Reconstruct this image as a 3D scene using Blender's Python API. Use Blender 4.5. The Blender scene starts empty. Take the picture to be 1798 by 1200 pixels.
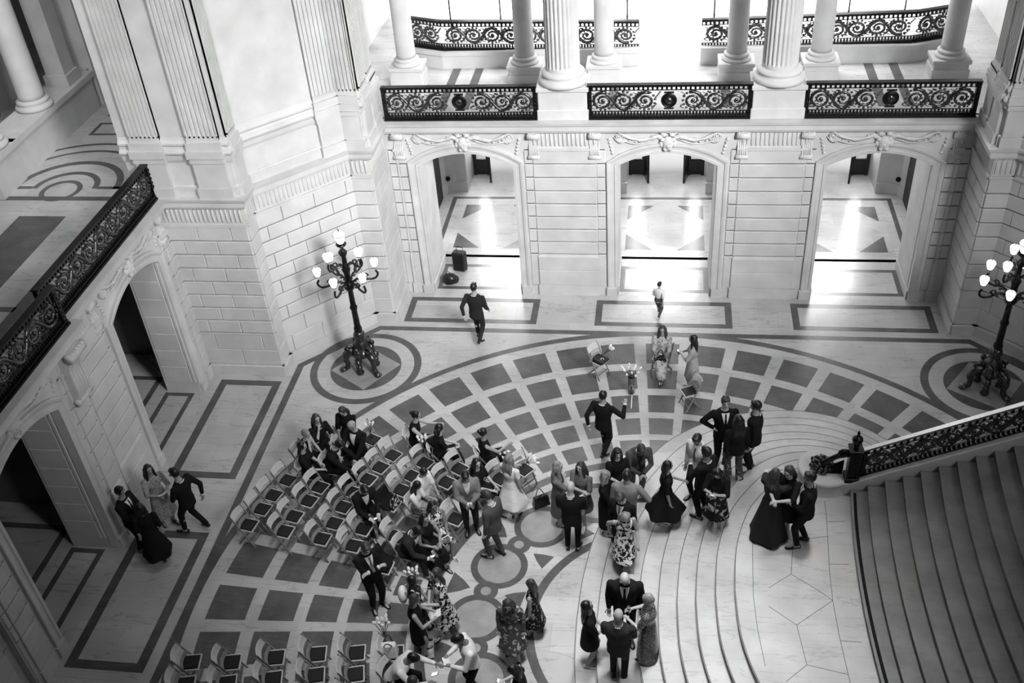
import bpy, bmesh, math, random
from math import sin, cos, pi, radians as R
from mathutils import Vector, Matrix
from mathutils.bvhtree import BVHTree
random.seed(7)
COL = bpy.context.scene.collection

# ------------------------------------------------------------------ mesh helpers
class MB:
    """collects polygons, becomes ONE mesh object"""
    def __init__(s): s.v = []; s.f = []; s.m = []; s.sm = []
    def add(s, vs, fs, mi=0, smooth=False):
        o = len(s.v); s.v += [tuple(v) for v in vs]
        for f in fs:
            s.f.append(tuple(i + o for i in f)); s.m.append(mi); s.sm.append(smooth)
    def box(s, c, d, mi=0, rz=0, M=None):
        x, y, z = d[0] / 2, d[1] / 2, d[2] / 2
        vs = [Vector((a * x, b * y, e * z)) for a in (-1, 1) for b in (-1, 1) for e in (-1, 1)]
        if rz: vs = [Matrix.Rotation(rz, 3, 'Z') @ v for v in vs]
        if M: vs = [M @ v for v in vs]
        vs = [v + Vector(c) for v in vs]
        s.add(vs, [(0, 1, 3, 2), (4, 6, 7, 5), (0, 4, 5, 1), (2, 3, 7, 6), (0, 2, 6, 4), (1, 5, 7, 3)], mi)
    def hexa(s, p, mi=0):
        s.add(p, [(0, 3, 2, 1), (4, 5, 6, 7), (0, 1, 5, 4), (1, 2, 6, 5), (2, 3, 7, 6), (3, 0, 4, 7)], mi)
    def bar(s, a, b, w, h, mi=0, up=(0, 0, 1)):
        a = Vector(a); b = Vector(b); t = (b - a).normalized(); up = Vector(up)
        if abs(t.dot(up)) > .98: up = Vector((1, 0, 0))
        sd = t.cross(up).normalized(); u = sd.cross(t)
        q = [sd * (i * w / 2) + u * (j * h / 2) for i, j in ((-1, -1), (1, -1), (1, 1), (-1, 1))]
        s.hexa([a + k for k in q] + [b + k for k in q], mi)
    def tube(s, pts, r, n=8, mi=0, cap=True, smooth=True, flat=1.0, nrm=None):
        pts = [Vector(p) for p in pts]; N = len(pts)
        if not hasattr(r, '__len__'): r = [r] * N
        u = None; rings = []
        for i, p in enumerate(pts):
            t = (pts[min(i + 1, N - 1)] - pts[max(i - 1, 0)])
            if t.length < 1e-9: t = Vector((0, 0, 1))
            t.normalize()
            if u is None:
                a = Vector(nrm) if nrm else (Vector((1, 0, 0)) if abs(t.x) < .8 else Vector((0, 1, 0)))
                u = (a - t * a.dot(t)).normalized()
            else:
                u = (u - t * u.dot(t))
                u = u.normalized() if u.length > 1e-6 else t.orthogonal().normalized()
            w = t.cross(u)
            rings.append([p + (u * cos(2 * pi * k / n) * flat + w * sin(2 * pi * k / n)) * r[i] for k in range(n)])
        vs = [v for g in rings for v in g]; fs = []
        for i in range(N - 1):
            for k in range(n): fs.append((i * n + k, i * n + (k + 1) % n, (i + 1) * n + (k + 1) % n, (i + 1) * n + k))
        if cap: fs += [tuple(reversed(range(n))), tuple((N - 1) * n + k for k in range(n))]
        s.add(vs, fs, mi, smooth)
    def lathe(s, prof, c=(0, 0, 0), n=24, mi=0, smooth=True, M=None, sx=1, sy=1, fl=0, fa=0):
        """prof: (r,z) bottom to top"""
        vs = []; fs = []
        for r, z in prof:
            for k in range(n):
                a = 2 * pi * k / n
                rr = r * (1 + (fa * (0.5 + 0.5 * cos(fl * a)) if fl else 0))
                v = Vector((rr * cos(a) * sx, rr * sin(a) * sy, z))
                vs.append((M @ v if M else v) + Vector(c))
        for i in range(len(prof) - 1):
            for k in range(n): fs.append((i * n + k, i * n + (k + 1) % n, (i + 1) * n + (k + 1) % n, (i + 1) * n + k))
        fs += [tuple(reversed(range(n))), tuple((len(prof) - 1) * n + k for k in range(n))]
        s.add(vs, fs, mi, smooth)
    def ball(s, c, r, n=10, m=6, mi=0, M=None):
        if not hasattr(r, '__len__'): r = (r, r, r)
        vs = []; fs = []
        for i in range(1, m):
            for k in range(n):
                t = pi * i / m; a = 2 * pi * k / n
                v = Vector((r[0] * sin(t) * cos(a), r[1] * sin(t) * sin(a), r[2] * cos(t)))
                vs.append((M @ v if M else v) + Vector(c))
        for q in (1, -1):
            v = Vector((0, 0, r[2] * q)); vs.append((M @ v if M else v) + Vector(c))
        T = len(vs) - 2
        for i in range(m - 2):
            for k in range(n): fs.append((i * n + k, (i + 1) * n + k, (i + 1) * n + (k + 1) % n, i * n + (k + 1) % n))
        for k in range(n):
            fs.append((T, k, (k + 1) % n)); fs.append((T + 1, (m - 2) * n + (k + 1) % n, (m - 2) * n + k))
        s.add(vs, fs, mi, True)
    def prism(s, poly, z0, z1, mi=0):
        n = len(poly)
        vs = [(x, y, z0) for x, y in poly] + [(x, y, z1) for x, y in poly]
        s.add(vs, [tuple(reversed(range(n))), tuple(range(n, 2 * n))] + [(i, (i + 1) % n, n + (i + 1) % n, n + i) for i in range(n)], mi)
    def flat(s, poly, z, mi=0):
        s.add([(x, y, z) for x, y in poly], [tuple(range(len(poly)))], mi)
    def ringsec(s, c, r0, r1, a0, a1, z, mi=0, n=None):
        n = n or max(2, int(abs(a1 - a0) / R(3)) + 1)
        vs = []
        for i in range(n + 1):
            a = a0 + (a1 - a0) * i / n
            vs += [(c[0] + r0 * cos(a), c[1] + r0 * sin(a), z), (c[0] + r1 * cos(a), c[1] + r1 * sin(a), z)]
        s.add(vs, [(2 * i, 2 * i + 1, 2 * i + 3, 2 * i + 2) for i in range(n)], mi)
    def mesh(s, name, mats):
        me = bpy.data.meshes.new(name); me.from_pydata(s.v, [], s.f)
        for m in (mats if isinstance(mats, (list, tuple)) else [mats]): me.materials.append(m)
        me.polygons.foreach_set('material_index', s.m); me.polygons.foreach_set('use_smooth', s.sm)
        me.update(); return me
    def obj(s, name, mats, parent=None, bevel=0, fix=True):
        me = s.mesh(name, mats)
        if fix:
            bm = bmesh.new(); bm.from_mesh(me); bmesh.ops.recalc_face_normals(bm, faces=bm.faces); bm.to_mesh(me); bm.free()
        o = bpy.data.objects.new(name, me); COL.objects.link(o)
        if parent: o.parent = parent
        if bevel:
            b = o.modifiers.new('bevel', 'BEVEL'); b.width = bevel; b.segments = 1; b.limit_method = 'ANGLE'
        return o

def tag(o, label, cat, group=None, kind=None):
    if label: o['label'] = label
    if cat: o['category'] = cat
    if group: o['group'] = group
    if kind: o['kind'] = kind
    return o
def struct(o): o['kind'] = 'structure'; return o
def thing(name, label, cat, loc=(0, 0, 0), rz=0, group=None):
    o = bpy.data.objects.new(name, None); COL.objects.link(o); o.empty_display_size = .1
    o.location = loc; o.rotation_euler = (0, 0, rz)
    return tag(o, label, cat, group)
def dup(root, loc, rz, label=None, group=None, sc=None):
    r = root.copy(); COL.objects.link(r); r.location = loc; r.rotation_euler = (0, 0, rz)
    if sc: r.scale = sc
    if label: r['label'] = label
    if group: r['group'] = group
    def rec(a, b):
        for ch in list(a.children):
            if ch.name in seen: continue
            c = ch.copy(); COL.objects.link(c); c.parent = b; seen.add(c.name); rec(ch, c)
    seen = set(); rec(root, r)
    return r

# ------------------------------------------------------------------ materials (all greys: a black and white place)
def mat(name, v, rough=.6, spec=.5, metal=0.0):
    m = bpy.data.materials.new(name); m.use_nodes = True
    b = m.node_tree.nodes['Principled BSDF']
    b.inputs['Base Color'].default_value = (v, v, v, 1); b.inputs['Roughness'].default_value = rough
    b.inputs['Metallic'].default_value = metal; b.inputs['Specular IOR Level'].default_value = spec
    return m
def nd(m, t, **k):
    n = m.node_tree.nodes.new(t)
    for a, b in k.items():
        if a.startswith('i_'): n.inputs[a[2:].replace('_', ' ')].default_value = b
        else: setattr(n, a, b)
    return n
def ramp(m, fac, stops):
    r = nd(m, 'ShaderNodeValToRGB'); e = r.color_ramp.elements
    e[0].position, e[0].color = stops[0][0], (stops[0][1],) * 3 + (1,)
    e[1].position, e[1].color = stops[-1][0], (stops[-1][1],) * 3 + (1,)
    for p, c in stops[1:-1]:
        q = e.new(p); q.color = (c, c, c, 1)
    m.node_tree.links.new(fac, r.inputs['Fac']); return r
def noisy(name, v0, v1, scale=3, rough=.6, spec=.5, bump=0.0, stretch=(1, 1, 1), detail=6, dist=0.0, metal=0.0, rot=(0, 0, 0)):
    m = mat(name, v1, rough, spec, metal); L = m.node_tree.links; b = m.node_tree.nodes['Principled BSDF']
    tc = nd(m, 'ShaderNodeTexCoord'); mp = nd(m, 'ShaderNodeMapping'); mp.inputs['Scale'].default_value = stretch; mp.inputs['Rotation'].default_value = rot
    L.new(tc.outputs['Object'], mp.inputs['Vector'])
    n = nd(m, 'ShaderNodeTexNoise', i_Scale=scale, i_Detail=detail, i_Distortion=dist)
    L.new(mp.outputs['Vector'], n.inputs['Vector'])
    r = ramp(m, n.outputs['Fac'], [(.3, v0), (.7, v1)]); L.new(r.outputs['Color'], b.inputs['Base Color'])
    if bump:
        bp = nd(m, 'ShaderNodeBump', i_Strength=bump, i_Distance=.01); L.new(n.outputs['Fac'], bp.inputs['Height']); L.new(bp.outputs['Normal'], b.inputs['Normal'])
    return m
def marble(name, lo, hi, vein, scale=1.2, rough=.22, slab=0.0):
    """polished marble: broad clouding, thin wandering veins, slabs of slightly different tone"""
    m = mat(name, hi, rough, .5); L = m.node_tree.links; b = m.node_tree.nodes['Principled BSDF']
    tc = nd(m, 'ShaderNodeTexCoord')
    n1 = nd(m, 'ShaderNodeTexNoise', i_Scale=scale, i_Detail=5.0); L.new(tc.outputs['Object'], n1.inputs['Vector'])
    c1 = ramp(m, n1.outputs['Fac'], [(.3, lo), (.7, hi)])
    mp = nd(m, 'ShaderNodeMapping'); mp.inputs['Rotation'].default_value = (0, 0, .5); mp.inputs['Scale'].default_value = (.55, 3.6, 1)
    L.new(tc.outputs['Object'], mp.inputs['Vector'])
    n2 = nd(m, 'ShaderNodeTexNoise', i_Scale=scale * .9, i_Detail=5.0, i_Distortion=.35); L.new(mp.outputs['Vector'], n2.inputs['Vector'])
    # thin vein where the noise crosses .5
    a = nd(m, 'ShaderNodeMath', operation='SUBTRACT'); a.inputs[1].default_value = .5; L.new(n2.outputs['Fac'], a.inputs[0])
    a2 = nd(m, 'ShaderNodeMath', operation='ABSOLUTE'); L.new(a.outputs[0], a2.inputs[0])
    vr = ramp(m, a2.outputs[0], [(0.0, vein), (.014, 1.0)])
    mx = nd(m, 'ShaderNodeMix', data_type='RGBA', blend_type='MULTIPLY'); mx.inputs['Factor'].default_value = 1
    L.new(c1.outputs['Color'], mx.inputs['A']); L.new(vr.outputs['Color'], mx.inputs['B'])
    out = mx.outputs['Result']
    if slab:
        mp2 = nd(m, 'ShaderNodeMapping'); mp2.inputs['Scale'].default_value = (1, 1, .001); L.new(tc.outputs['Object'], mp2.inputs['Vector'])
        br = nd(m, 'ShaderNodeTexBrick', i_Scale=1.0); br.inputs['Color1'].default_value = (1, 1, 1, 1); br.inputs['Color2'].default_value = (slab,) * 3 + (1,)
        br.inputs['Mortar'].default_value = (.72, .72, .72, 1); br.inputs['Mortar Size'].default_value = .004; br.inputs['Brick Width'].default_value = .95; br.inputs['Row Height'].default_value = .62
        L.new(mp2.outputs['Vector'], br.inputs['Vector'])
        m2 = nd(m, 'ShaderNodeMix', data_type='RGBA', blend_type='MULTIPLY'); m2.inputs['Factor'].default_value = 1
        L.new(out, m2.inputs['A']); L.new(br.outputs['Color'], m2.inputs['B']); out = m2.outputs['Result']
    L.new(out, b.inputs['Base Color'])
    return m
def glow(name, s, v=1.0):
    m = mat(name, v); b = m.node_tree.nodes['Principled BSDF']
    b.inputs['Emission Color'].default_value = (1, 1, 1, 1); b.inputs['Emission Strength'].default_value = s; return m
def printed(name, base, spot, scale=14, th=.5, rough=.75, kind='NOISE', mid=None):
    """cloth with a printed pattern"""
    m = mat(name, base, rough, .2); L = m.node_tree.links; b = m.node_tree.nodes['Principled BSDF']
    tc = nd(m, 'ShaderNodeTexCoord')
    if kind == 'NOISE':
        n = nd(m, 'ShaderNodeTexNoise', i_Scale=scale, i_Detail=1.5, i_Distortion=.8); f = n.outputs['Fac']
    else:
        n = nd(m, 'ShaderNodeTexVoronoi', i_Scale=scale); f = n.outputs['Distance']
    L.new(tc.outputs['Object'], n.inputs['Vector'])
    r = ramp(m, f, [(th - .02, base), (th + .02, spot)] if mid is None else [(th - .03, base), (th, mid), (th + .06, spot)])
    L.new(r.outputs['Color'], b.inputs['Base Color']); return m

STONE = noisy('limestone', .52, .64, 1.6, .75, .25, bump=.06, detail=8)
STONE2 = noisy('carved_limestone', .55, .66, 6, .8, .2, bump=.15)
JOINT = mat('mortar', .3, .9, .1)
MLIGHT = marble('pale_marble', .46, .60, .72, 1.1, .2, slab=.86)
MDARK = marble('dark_marble', .07, .115, 1.35, 2.2, .26)
MSTEP = marble('stair_marble', .40, .54, .78, 1.5, .3)
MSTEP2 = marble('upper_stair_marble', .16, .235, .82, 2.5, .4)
BRONZE = noisy('dark_bronze', .012, .04, 18, .32, .6, bump=.1, metal=.85)
BRASSY = noisy('worn_bronze', .03, .16, 30, .3, .6, bump=.2, metal=.9)
RAILTOP = mat('polished_bronze_rail', .35, .25, .5, .9)
WOOD = noisy('pale_painted_wood', .50, .64, 5, .45, .4)
WOODM = noisy('satin_wood', .20, .28, 6, .4, .5)
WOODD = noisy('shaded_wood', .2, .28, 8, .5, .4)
PAD = mat('black_vinyl', .006, .5, .4)
BLACK = noisy('black_suiting', .006, .013, 40, .85, .15)
CHAR = noisy('charcoal_suiting', .018, .03, 50, .85, .15)
GREY = noisy('grey_suiting', .10, .14, 60, .85, .15)
MGREY = noisy('mid_grey_suiting', .06, .09, 60, .85, .15)
LGREY = noisy('light_grey_suiting', .17, .23, 50, .85, .15)
WHITE = noisy('white_cotton', .68, .8, 12, .8, .2)
PINK = noisy('pale_cotton', .33, .42, 12, .8, .2)
DRESSG = noisy('grey_crepe', .13, .17, 20, .8, .2)
TIE = mat('grey_silk', .12, .4, .4)
SKIN = [mat('skin_%s' % n, v, .5, .35) for n, v in (('fair', .45), ('medium', .33), ('tan', .2), ('deep', .1))]
HAIR = [noisy('hair_black', .004, .012, 30, .4, .5, stretch=(1, 1, .3)), noisy('hair_brown', .02, .05, 30, .45, .4, stretch=(1, 1, .3)),
        noisy('hair_fair', .12, .3, 30, .45, .4, stretch=(1, 1, .3)), noisy('hair_grey', .16, .30, 30, .5, .4)]
EYE = mat('eye_and_brow', .01, .3, .5); LIP = mat('lips', .12, .5, .4)
SHOE = mat('black_leather', .008, .3, .5); SHOEW = mat('white_leather', .7, .4, .4)
GLASS = mat('clear_glass', .9, .05, .5)
_b = GLASS.node_tree.nodes['Principled BSDF']; _b.inputs['Transmission Weight'].default_value = .9; _b.inputs['IOR'].default_value = 1.2
GLOBE = glow('lit_frosted_globe', 2.4, .8)
SKYWIN = glow('daylit_window_glass', 20.0)
PETAL = mat('white_petals', .85, .6, .3); STEM = mat('dark_stems', .03, .6, .3)
FLOR1 = printed('black_white_floral', .75, .01, 16, .5)
FLOR2 = printed('large_floral', .012, .6, 9, .56, mid=.2)
FLOR3 = printed('small_pale_print', .5, .22, 26, .55)
FLOR4 = printed('dark_floral', .008, .35, 17, .6)
FLOR5 = printed('grey_floral', .07, .4, 13, .62)
FLOR6 = printed('fine_print', .4, .08, 34, .5)
SEQ = printed('sequins', .05, .8, 90, .62, rough=.25); LACE = printed('gold_lace', .16, .5, 60, .52)
# ------------------------------------------------------------------ rotunda floor (inlaid marble, one mesh)
RIN = [8.507, 7.724, 7.469, 6.778, 6.547, 5.947, 5.749, 5.215, 5.032, 4.575]
DA = pi / 24; HW = .3699
def frame_rect(mb, x0, x1, y0, y1, w, z, mi, open_sides=''):
    if 'b' not in open_sides: mb.flat([(x0, y0), (x1, y0), (x1, y0 + w), (x0, y0 + w)], z, mi)
    if 't' not in open_sides: mb.flat([(x0, y1 - w), (x1, y1 - w), (x1, y1), (x0, y1)], z, mi)
    if 'l' not in open_sides: mb.flat([(x0, y0 + w), (x0 + w, y0 + w), (x0 + w, y1 - w), (x0, y1 - w)], z, mi)
    if 'r' not in open_sides: mb.flat([(x1 - w, y0 + w), (x1, y0 + w), (x1, y1 - w), (x1 - w, y1 - w)], z, mi)
def strip(mb, pts, w, z, mi):
    """mitred strip lying to the left of the polyline"""
    P = [Vector(p) for p in pts]; off = []
    for i, p in enumerate(P):
        d0 = (P[i] - P[i - 1]).normalized() if i else (P[1] - P[0]).normalized()
        d1 = (P[i + 1] - P[i]).normalized() if i < len(P) - 1 else d0
        n0 = Vector((-d0.y, d0.x)); n1 = Vector((-d1.y, d1.x)); b = (n0 + n1).normalized()
        off.append(p + b * (w / max(.3, b.dot(n0))))
    for i in range(len(P) - 1): mb.flat([P[i], P[i + 1], off[i + 1], off[i]], z, mi)
def build_floor():
    f = MB(); Z = .002
    f.flat([(-19, -14), (19, -14), (19, 17.3), (-19, 17.3)], 0, 0)
    f.box((0, 1.65, -.16), (38, 31.3, .3), 0)
    for k in range(48):                                   # five rings of dark tiles
        a = pi / 2 + k * DA
        for r in range(5): f.ringsec((0, 0), RIN[2 * r + 1], RIN[2 * r], a - HW * DA, a + HW * DA, Z, 1, 3)
    f.ringsec((0, 0), 8.81, 8.98, 0, 2 * pi, Z, 1, 160)   # thin outer ring
    f.ringsec((0, 0), 4.235, 4.42, 0, 2 * pi, Z, 1, 120)
    f.ringsec((0, 0), 2.23, 2.40, 0, 2 * pi, Z, 1, 90)
    # chain of sixteen roundels with small ones between, and darts
    n = 16; rc = 3.32
    for k in range(n):
        a = k * 2 * pi / n
        c = (rc * cos(a), rc * sin(a))
        f.ringsec(c, .425, .56, 0, 2 * pi, Z * (1 + .2 * (k % 2)), 1, 40)
        f.ringsec(c, 0.0, .425, 0, 2 * pi, Z, 2, 40)
        b = a + pi / n; c2 = (rc * cos(b) * .995, rc * sin(b) * .995)
        f.ringsec(c2, .10, .235, 0, 2 * pi, Z * 1.6, 1, 24)
        f.ringsec(c2, 0.0, .10, 0, 2 * pi, Z * 1.7, 2, 20)
        for s, r0, r1, hw in ((1, 3.62, 4.06, .27), (-1, 2.93, 2.56, .19)):
            pts = []
            for rr, tt in ((r0, 0), ((r0 * .55 + r1 * .45), hw * .55), (r1, hw), (r1, -hw), ((r0 * .55 + r1 * .45), -hw * .55)):
                tt = tt / rr; pts.append((rr * cos(b + tt), rr * sin(b + tt)))
            f.flat(pts, Z, 1)
    # straight dark border outside the circle (an octagon with long sides) and the lamp rings
    for sx in (-1, 1):
        c = (sx * 7.24, 7.25)
        f.ringsec(c, 1.20, 1.38, 0, 2 * pi, Z * 1.3, 1, 72)
        f.ringsec(c, 0, .88, 0, 2 * pi, Z, 1, 60)
        f.flat([(c[0] + .86 * cos(R(t)), c[1] + .86 * sin(R(t))) for t in (10, 100, 190, 280)], Z * 1.7, 2)
        c2 = (sx * 7.24, -7.25)
        f.ringsec(c2, 1.20, 1.38, 0, 2 * pi, Z * 1.3, 1, 72)
    bd = [(9.0, -7.3), (9.0, 7.3), (7.29, 8.97), (-7.29, 8.97), (-9.0, 7.3), (-9.0, -7.3)]
    strip(f, bd, .17, Z * .8, 1)
    # framed panels in front of the arcades
    for x0, x1 in ((-6.70, -3.22), (-1.73, 1.72), (3.20, 6.62)): frame_rect(f, x0, x1, 9.19, 10.31, .17, Z, 1)
    for y0, y1 in ((3.26, 6.62), (-1.66, 1.71), (-6.6, -3.2)): frame_rect(f, -10.76, -9.21, y0, y1, .19, Z, 1)
    # in the arch openings and in the rooms behind
    for cx in (-4.93, 0, 4.9):
        frame_rect(f, cx - 1.17, cx + 1.17, 10.72, 11.94, .13, Z, 1)
        f.flat([(cx - 1.9, 12.32), (cx + 1.9, 12.32), (cx + 1.9, 12.43), (cx - 1.9, 12.43)], Z, 1)
        for sx in (-1, 1):
            x = cx + sx * 1.1
            f.flat([(x, 15.25), (x - sx * .76, 15.25), (x, 14.43)], Z, 1)
            f.flat([(x, 12.80), (x - sx * .76, 12.80), (x, 13.62)], Z, 1)
    frame_rect(f, -6.53, 6.53, 12.32, 15.75, .13, Z, 1)
    for cy in (4.95, 0, -4.95):
        frame_rect(f, -12.0, -11.25, cy - 1.12, cy + 1.12, .12, Z, 1)
        frame_rect(f, -16.2, -12.3, cy - 1.7, cy + 1.7, .14, Z, 1)
    return struct(f.obj('floor', [MLIGHT, MDARK, marble('roundel_marble', .26, .36, .85, 3, .25)], fix=False))
FLOOR = build_floor()

def build_floor_upper():
    f = MB(); H = 5.0; Z = H + .002
    for x0, x1, y0, y1 in ((-19, -11.15, -9, 12.0), (-19, 19, 12.0, 17.2), (-9, 9, 10.72, 12.0), (9, 19, 6, 12.0)):
        f.box(((x0 + x1) / 2, (y0 + y1) / 2, H - .14), (x1 - x0, y1 - y0, .28), 0)
    # left gallery: half-round figure, bands and framed fields
    c = (-13.47, 7.22)
    f.flat([(-19, 6.68), (-11.9, 6.68), (-11.9, 6.86), (-19, 6.86)], Z, 1)
    f.ringsec((-13.5, 7.12), .36, .48, 0, 2 * pi, Z * 1.00005, 1, 48)
    for r0, r1 in ((.66, .80), (1.16, 1.32)): f.ringsec(c, r0, r1, 0, pi, Z, 1, 48)
    for s in (-1, 1): f.flat([(c[0] + s * .8, 7.2), (c[0] + s * 1.32, 7.2), (c[0] + s * 1.32, 7.32), (c[0] + s * .8, 7.32)], Z, 1)
    f.ringsec(c, 1.78, 1.88, R(30), R(150), Z, 1, 40); f.ringsec(c, 2.15, 2.25, R(30), R(150), Z, 1, 40)
    frame_rect(f, -14.2, -11.6, 9.9, 10.6, .1, Z, 1); frame_rect(f, -14.2, -11.6, 11.0, 11.7, .1, Z, 1)
    f.flat([(-12.15, -9), (-11.9, -9), (-11.9, 6.7), (-12.15, 6.7)], Z, 1)
    f.flat([(-19, 2.5), (-12.1, 2.5), (-12.1, 2.66), (-19, 2.66)], Z, 1)
    f.flat([(-13.9, 2.9), (-12.8, 2.9), (-12.8, 6.0), (-13.9, 6.0)], Z, 1); f.flat([(-16.2, 2.9), (-14.3, 2.9), (-14.3, 5.6), (-16.2, 5.6)], Z, 1)
    f.flat([(-13.9, -2), (-12.8, -2), (-12.8, 2.1), (-13.9, 2.1)], Z, 1)
    # back gallery: dark bands running away from the rail
    for x in (-5.55, -4.95, -3.2, -1.35, 1.35, 3.2, 4.9, 5.5):
        f.flat([(x - .11, 11.2), (x + .11, 11.2), (x + .11, 13.84), (x - .11, 13.84)], Z, 1)
    return struct(f.obj('floor', [MLIGHT, MDARK], fix=False))
FLOOR2 = build_floor_upper()
# ------------------------------------------------------------------ stone walls
GRIMEJ = mat('soot_dark_joint', .10, .9, .1)
class Fr:
    """a wall plane: u along the wall, d out of it, z up"""
    def __init__(s, o, u, n): s.o = Vector((o[0], o[1], 0)); s.u = Vector((u[0], u[1], 0)).normalized(); s.n = Vector((n[0], n[1], 0)).normalized()
    def p(s, u, d, z): return s.o + s.u * u + s.n * d + Vector((0, 0, z))
    def box(s, mb, u0, u1, d0, d1, z0, z1, mi=0):
        mb.hexa([s.p(u0, d0, z0), s.p(u1, d0, z0), s.p(u1, d1, z0), s.p(u0, d1, z0), s.p(u0, d0, z1), s.p(u1, d0, z1), s.p(u1, d1, z1), s.p(u0, d1, z1)], mi)
    def block(s, mb, u0, u1, z0, z1, pr=.05, ch=.014, mi=0):
        """a dressed block: bevelled face"""
        a = [s.p(u0, -.02, z0), s.p(u1, -.02, z0), s.p(u1, -.02, z1), s.p(u0, -.02, z1),
             s.p(u0, pr - ch, z0), s.p(u1, pr - ch, z0), s.p(u1, pr - ch, z1), s.p(u0, pr - ch, z1),
             s.p(u0 + ch, pr, z0 + ch), s.p(u1 - ch, pr, z0 + ch), s.p(u1 - ch, pr, z1 - ch), s.p(u0 + ch, pr, z1 - ch)]
        mb.add(a, [(0, 1, 5, 4), (1, 2, 6, 5), (2, 3, 7, 6), (3, 0, 4, 7), (4, 5, 9, 8), (5, 6, 10, 9), (6, 7, 11, 10), (7, 4, 8, 11), (8, 9, 10, 11)], mi)
    def courses(s, mb, u0, u1, z0, z1, n, bl=.9, pr=.05, gap=.026, vg=.006, off=0.0):
        h = (z1 - z0) / n
        for i in range(n + 1):
            if gap > .015 and u1 - u0 > .1: s.box(mb, u0 + .01, u1 - .01, -.01, .010, z0 + i * h - gap * .42, z0 + i * h + gap * .42, 1)
        for i in range(n):
            us = [u0]; L = u1 - u0
            if bl and L > bl * 1.2:
                k = max(1, round(L / bl)); sh = (i % 2) * .5 + off
                for j in range(k + 1):
                    q = u0 + (j + sh) * L / k
                    if u0 + .15 < q < u1 - .15: us.append(q)
            us.append(u1)
            for a, b in zip(us[:-1], us[1:]):
                s.block(mb, a + (vg if a > u0 else 0), b - (vg if b < u1 else 0), z0 + i * h + gap / 2, z0 + (i + 1) * h - gap / 2, pr)
def run(mb, plan, prof, mi=0, closed=False, caps=True):
    """sweep profile [(d,z)...] along plan polyline, d measured to the LEFT of travel"""
    P = [Vector((p[0], p[1])) for p in plan]; N = len(P); rows = []
    for i, p in enumerate(P):
        d0 = (P[i] - P[i - 1]).normalized() if (i or closed) else (P[1] - P[0]).normalized()
        d1 = (P[(i + 1) % N] - P[i]).normalized() if (i < N - 1 or closed) else d0
        n0 = Vector((-d0.y, d0.x)); n1 = Vector((-d1.y, d1.x)); b = (n0 + n1)
        b = b.normalized() if b.length > 1e-6 else n0
        k = 1 / max(.35, b.dot(n0))
        rows.append([(p.x + b.x * d * k, p.y + b.y * d * k, z) for d, z in prof])
    m = len(prof); vs = [v for r in rows for v in r]; fs = []
    for i in range(N if closed else N - 1):
        j = (i + 1) % N
        for a in range(m): fs.append((i * m + a, i * m + (a + 1) % m, j * m + (a + 1) % m, j * m + a))
    if caps and not closed: fs += [tuple(range(m)), tuple(reversed(range((N - 1) * m, N * m)))]
    mb.add(vs, fs, mi)

ZS, ZA, ZT = 3.80, 4.14, 4.72        # arch springing, crown, underside of cornice
def arc_z(t, zs=ZS, za=ZA): return za - (za - zs) * t * t
def arch_wall(mb, F, u0, u1, ops, depth, ztop=ZT, hw=1.19):
    """wall with segmental-arched openings centred at ops"""
    cur = u0; N = 14
    for c in ops:
        F.box(mb, cur, c - hw, -depth, 0, 0, ztop); cur = c + hw
        for i in range(N):
            t0 = -1 + 2 * i / N; t1 = -1 + 2 * (i + 1) / N; a, b = c + t0 * hw, c + t1 * hw; za, zb = arc_z(t0), arc_z(t1)
            mb.hexa([F.p(a, -depth, za), F.p(b, -depth, zb), F.p(b, 0, zb), F.p(a, 0, za), F.p(a, -depth, ztop), F.p(b, -depth, ztop), F.p(b, 0, ztop), F.p(a, 0, ztop)])
    F.box(mb, cur, u1, -depth, 0, 0, ztop)
def arch_frame(mb, F, c, hw=1.19, w=.26):
    """moulded architrave round an opening"""
    prof = [(0, 0), (0, .045), (.07, .05), (.08, .03), (.15, .035), (.17, .06), (.23, .075), (w, .07), (w, 0)]
    path = [(-hw, .24, (-1, 0))]
    path += [(-hw, ZS, (-1, .12))]
    for i in range(1, 14):
        t = -1 + 2 * i / 14; sl = -2 * (ZA - ZS) * t / hw
        n = Vector((-sl, 1)).normalized(); path.append((t * hw, arc_z(t), (n.x, n.y)))
    path += [(hw, ZS, (1, .12)), (hw, .24, (1, 0))]
    m = len(prof); vs = []
    for x, z, n in path:
        for q, d in prof: vs.append(F.p(c + x + n[0] * q, d, z + n[1] * q * (1 if abs(n[0]) < .9 else 0) + (q * .42 if abs(n[0]) >= .9 and z > 1 else 0)))
    fs = [(i * m + a, i * m + a + 1, (i + 1) * m + a + 1, (i + 1) * m + a) for i in range(len(path) - 1) for a in range(m - 1)]
    mb.add(vs, fs)
    for s in (-1, 1): F.box(mb, c + s * (hw + .02) - (.27 if s < 0 else 0), c + s * (hw + .02) + (.27 if s > 0 else 0), -.02, .10, 0, .25)
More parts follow.
